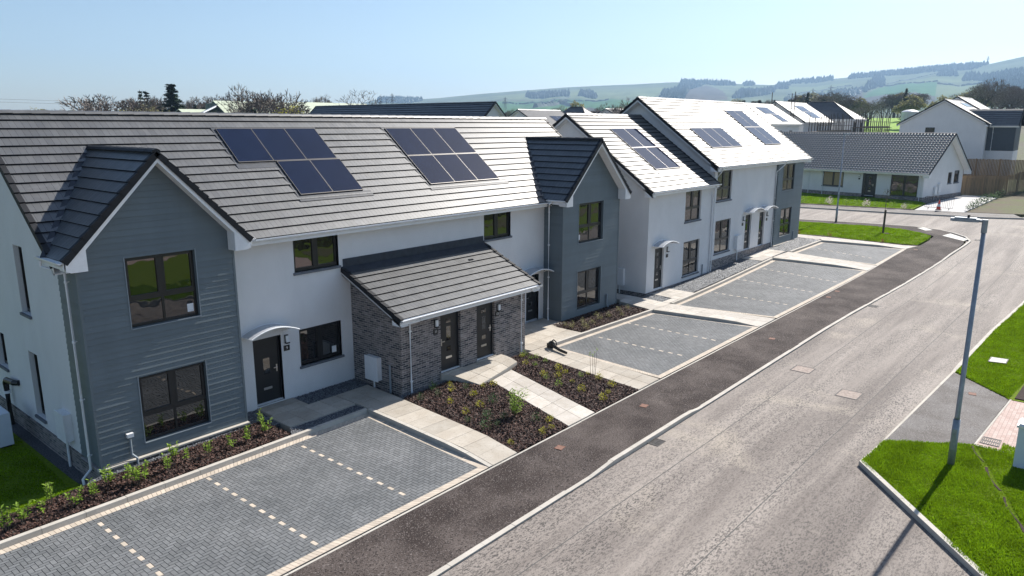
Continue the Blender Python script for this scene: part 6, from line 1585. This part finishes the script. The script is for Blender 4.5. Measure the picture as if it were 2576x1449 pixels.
# plantations on the hill
HP = {'plantation': [
 [(39.22,.75),(39.13,.86),(37.61,.85),(36.0,.82),(36.0,.73),(37.61,.72)], [(35.24,.71),(35.11,.79),(34.49,.81),(33.91,.75),(33.95,.66)],
 [(27.87,.83),(27.7,1.0),(26.5,1.0),(24.3,1.0),(23.85,.95),(25.22,.93),(25.91,.95),(27.1,.8),(27.51,.58),(29.19,.59),(29.01,.75)],
 [(23.33,.95),(23.32,1.0),(22.52,1.0),(22.51,.97)], [(21.22,.86),(21.01,.97),(20.17,.95),(20.21,.84)], [(20.15,.96),(20.1,1.0),(17.96,1.0),(17.37,1.0),(17.4,.96),(18.82,.94)],
 [(16.45,.95),(16.22,1.0),(8.3,1.0),(9.2,.92),(11.79,.94),(14.23,.95)], [(15.52,.62),(15.28,.75),(14.72,.94),(14.17,.88),(14.13,.76),(14.98,.69)],
 [(9.69,.76),(9.51,.83),(6.41,.73),(4,.72),(4,.5),(6.18,.43),(7.52,.47),(8.0,.45),(8.37,.63),(8.41,.72)],
 [(24.05,.65),(23.33,.8),(21.22,.85),(21.19,.75),(22.69,.64)], [(29.25,.58),(28.5,.78),(27.79,.76),(27.61,.55)], [(50.35,.85),(50.34,1.0),(48.94,1.0),(46.91,.94),(47.89,.85)], [(11.1,.84),(10.9,.88),(9.8,.87),(9.9,.83)],
 [(17.0,.48),(15.8,.6),(15.4,.7),(15.5,.74),(17.4,.66),(20.5,.6),(20.3,.5)]]}
for pi, P in enumerate(HP['plantation']):
    a0, a1 = min(p[0] for p in P), max(p[0] for p in P); t0, t1 = min(p[1] for p in P), max(p[1] for p in P)
    sp = 17.0; Q = []
    rr = R0+(R1-R0)*t0
    while rr <= R0+(R1-R0)*t1+40:
        da = math.degrees(sp*.75/rr); a = a0
        while a <= a1:
            aa, r_ = a+rnd.uniform(-.4,.4)*da, rr+rnd.uniform(-6,6)
            if inside(aa, min(.999,(r_-R0)/(R1-R0)), P) or inside(aa, (r_-R0)/(R1-R0), P):
                if rnd.random() < (.93 if pi != 5 else .6):
                    x, y = polar_xy(aa, r_); z = hill_z(r_, aa)-1; H = rnd.uniform(13, 24)*(1 if pi != 13 else .55); w_ = rnd.uniform(5, 8); n5 = 5; off = rnd.uniform(0, 2)
                    ring = [(x+w_*rnd.uniform(.75,1.2)*math.cos(off+2*PI*i/n5), y+w_*rnd.uniform(.75,1.2)*math.sin(off+2*PI*i/n5), z+H*rnd.uniform(.25,.5)) for i in range(n5)]
                    for i in range(n5):
                        b, c = ring[i], ring[(i+1)%n5]; Q.append([b, c, (x, y, z+H), (x, y, z+H)]); Q.append([(b[0]*.7+x*.3,b[1]*.7+y*.3,z),(c[0]*.7+x*.3,c[1]*.7+y*.3,z), c, b])
            a += da
        rr += sp
    if Q: fast_mesh('hillside_wood', np.array(Q), 4, M['needle'], kind='stuff')
# hedges and field walls on the hill
def hill_line(pts, w_=4, h=4):
    mb = MB()
    for (a, b) in zip(pts, pts[1:]):
        n = max(2, int(abs(a[0]-b[0])*8+abs(a[1]-b[1])*30))
        for i in range(n):
            if rnd.random() < .12: continue
            p = lerp(a, b, i/n); q = lerp(a, b, (i+1)/n); P = []
            for s in (p, q):
                r_ = R0+(R1-R0)*s[1]; x, y = polar_xy(s[0], r_); z = hill_z(r_, s[0]); P.append((x, y, z))
            (x0,y0,z0),(x1,y1,z1) = P; d = Vector((x1-x0,y1-y0,0)).normalized(); nn = Vector((-d.y,d.x,0))*w_; hh = h*rnd.uniform(.6,1.3)
            mb.hexa([(x0-nn.x,y0-nn.y,z0-1),(x1-nn.x,y1-nn.y,z1-1),(x1+nn.x,y1+nn.y,z1-1),(x0+nn.x,y0+nn.y,z0-1),(x0-nn.x*.5,y0-nn.y*.5,z0+hh),(x1-nn.x*.5,y1-nn.y*.5,z1+hh),(x1+nn.x*.5,y1+nn.y*.5,z1+hh),(x0+nn.x*.5,y0+nn.y*.5,z0+hh)])
    o = mb.build('hedgerow', M['needle']); o['kind'] = 'stuff'
hill_line([(14.1,.765),(12.5,.75),(11.02,.735)]); hill_line([(10.98,.69),(9.6,.68),(8.44,.665)]); hill_line([(20.3,.70),(18,.76),(16.2,.80)], 5, 3); hill_line([(13.9,.80),(12.2,.86),(11,.9)], 4, 3)
hill_line([(35.9,.70),(37.5,.6),(38.2,.48)], 4, 3); hill_line([(41,.6),(37,.58),(33,.6)], 4, 4); hill_line([(38.5,.42),(36.5,.5),(35.8,.44)], 8, 9)
# pylons, turbines
def pylon(a, d, z0, H, label):
    x, y = polar_xy(a, d); t = thing('electricity_pylon', (x, y, z0), label, 'pylon', 'electricity pylons'); w_ = H*.09
    mb = MB(); r_ = max(.16, d*.00022)
    for sx in (-1, 1):
        for sy in (-1, 1): mb.tube([(x+sx*w_,y+sy*w_,z0), (x+sx*w_*.35,y+sy*w_*.35,z0+H*.62), (x,y,z0+H)], r_, 4)
    for f in (.2,.4,.6): mb.tube([(x-w_*(1-f),y-w_*(1-f),z0+H*f*.95), (x+w_*(1-f),y+w_*(1-f),z0+H*(f*.95+.12))], r_*.8, 4); mb.tube([(x+w_*(1-f),y+w_*(1-f),z0+H*f*.95), (x-w_*(1-f),y-w_*(1-f),z0+H*(f*.95+.12))], r_*.8, 4)
    mb.build('tower', M['scaf'], t)
    for f, L in ((.66,.17),(.78,.13),(.90,.10)):
        mb = MB(); dx, dy = -math.sin(R(a))*H*L, math.cos(R(a))*H*L; mb.tube([(x-dx,y-dy,z0+H*f), (x,y,z0+H*(f+.03)), (x+dx,y+dy,z0+H*f)], r_, 4); mb.build('cross_arm', M['scaf'], t)
pylon(49.3, 900, 20, 25, 'electricity pylon on the skyline above the long black roof'); pylon(60.8, 700, 12, 25.5, 'small far pylon left of the large farm shed')
pylon(18.6, 1500, hill_z(1500,18.6)-2, 42, 'pylon on the hillside, left one of the nearer pair'); pylon(17.45, 1500, hill_z(1500,17.45)-2, 46, 'pylon on the hillside, right one of the nearer pair'); pylon(8.35, 3250, 222, 32, 'pylon standing on the hill skyline at the right'); pylon(40.8, 1200, hill_z(1200,40.8)-2, 33, 'pylon before the green slope right of the black roof')
for i, (x, y, ztop, lb) in enumerate([(3051.8,1880.1,192,'leftmost tiny wind turbine on the hill skyline'),(3112.7,1778.4,201,'middle tiny wind turbine on the hill skyline'),(3144,1722.9,211,'rightmost tiny wind turbine on the hill skyline')]):
    z0 = ztop-45; t = thing('wind_turbine', (x, y, z0), lb, 'wind turbine', 'wind turbines'); mb = MB(); mb.tube([(x,y,z0),(x,y,ztop-16)], 1.6, 6, r1=1.0); mb.build('tower', M['hp'], t)
    for k in range(3):
        an = R(90+k*120+i*25); mb = MB(); mb.tube([(x,y,ztop-16), (x-.5*math.cos(an)*18, y+.86*math.cos(an)*18, ztop-16+math.sin(an)*18)], 1.0, 4, r1=.4); mb.build('blade', M['hp'], t)
# overhead wires on the left
wr = thing('power_line', (60, 250, 30), 'thin overhead power line across the left sky', 'power line')
for dz, dy in ((0,0),(1.6,4)):
    mb = MB(); mb.tube([(-40+i*40, 420+dy, 20.5+dz-.9*i*(.32)+((i-5)/5)**2*1.2) for i in range(11)], .06, 3); mb.build('cable', M['scaf'], wr)
# young tree with stake on the verge
yt = thing('young_tree', (53.99,-5.37,hgt(53.99,-5.37)), 'newly planted thin tree tied to a stake on the far grass verge', 'tree')
x, y = 53.99, -5.37; z = hgt(x, y)+.03
mb = MB(); mb.tube([(x,y,z),(x+.06,y,z+1.75)], .075, 8); mb.build('stake', M['bark'], yt)
mb = MB(); mb.tube([(x+.1,y+.05,z),(x+.12,y+.05,z+1.8),(x+.16,y+.03,z+3.3)], .022, 6, r1=.008)
rs = random.Random(4)
for i in range(14):
    h = rs.uniform(1.6,3.2); an = rs.uniform(0, 6.28); L = rs.uniform(.25,.6); mb.tube([(x+.13,y+.04,z+h),(x+.13+math.cos(an)*L*.5,y+math.sin(an)*L*.5,z+h+L*.5),(x+.13+math.cos(an)*L*.7,y+math.sin(an)*L*.7,z+h+L)], .009, 4, r1=.004)
mb.build('trunk', M['bark'], yt)
mb = MB()
for i in range(60):
    h = rs.uniform(1.9,3.3); an = rs.uniform(0, 6.28); L = rs.uniform(.05,.4); c = Vector((x+.13+math.cos(an)*L, y+math.sin(an)*L, z+h)); u = Vector((rs.gauss(0,1),rs.gauss(0,1),rs.gauss(0,1))).normalized()*.035; v = u.orthogonal()*.7; mb.poly([c-u,c-v,c+u,c+v])
mb.build('leaves', M['leaf_olive'], yt)
mb = MB(); mb.lathe(x, y, [(.45,z-.02),(.4,z+.015),(.05,z+.03)], 12); mb.build('soil_ring', M['mulch'], yt)

# ------------------------------------------------------------ haze
mt = bpy.data.materials.new('haze'); mt.use_nodes = True; nt = mt.node_tree; nt.nodes.clear()
out = nt.nodes.new('ShaderNodeOutputMaterial'); pv = nt.nodes.new('ShaderNodeVolumePrincipled')
pv.inputs['Color'].default_value = (.46,.70,1.0,1); pv.inputs['Density'].default_value = 1.75e-4; pv.inputs['Anisotropy'].default_value = .25
nt.links.new(pv.outputs[0], out.inputs['Volume'])
mb = MB(); mb.box(-4400, 4400, -4400, 4400, -25, 420); hz = mb.build('haze', mt); hz['kind'] = 'stuff'
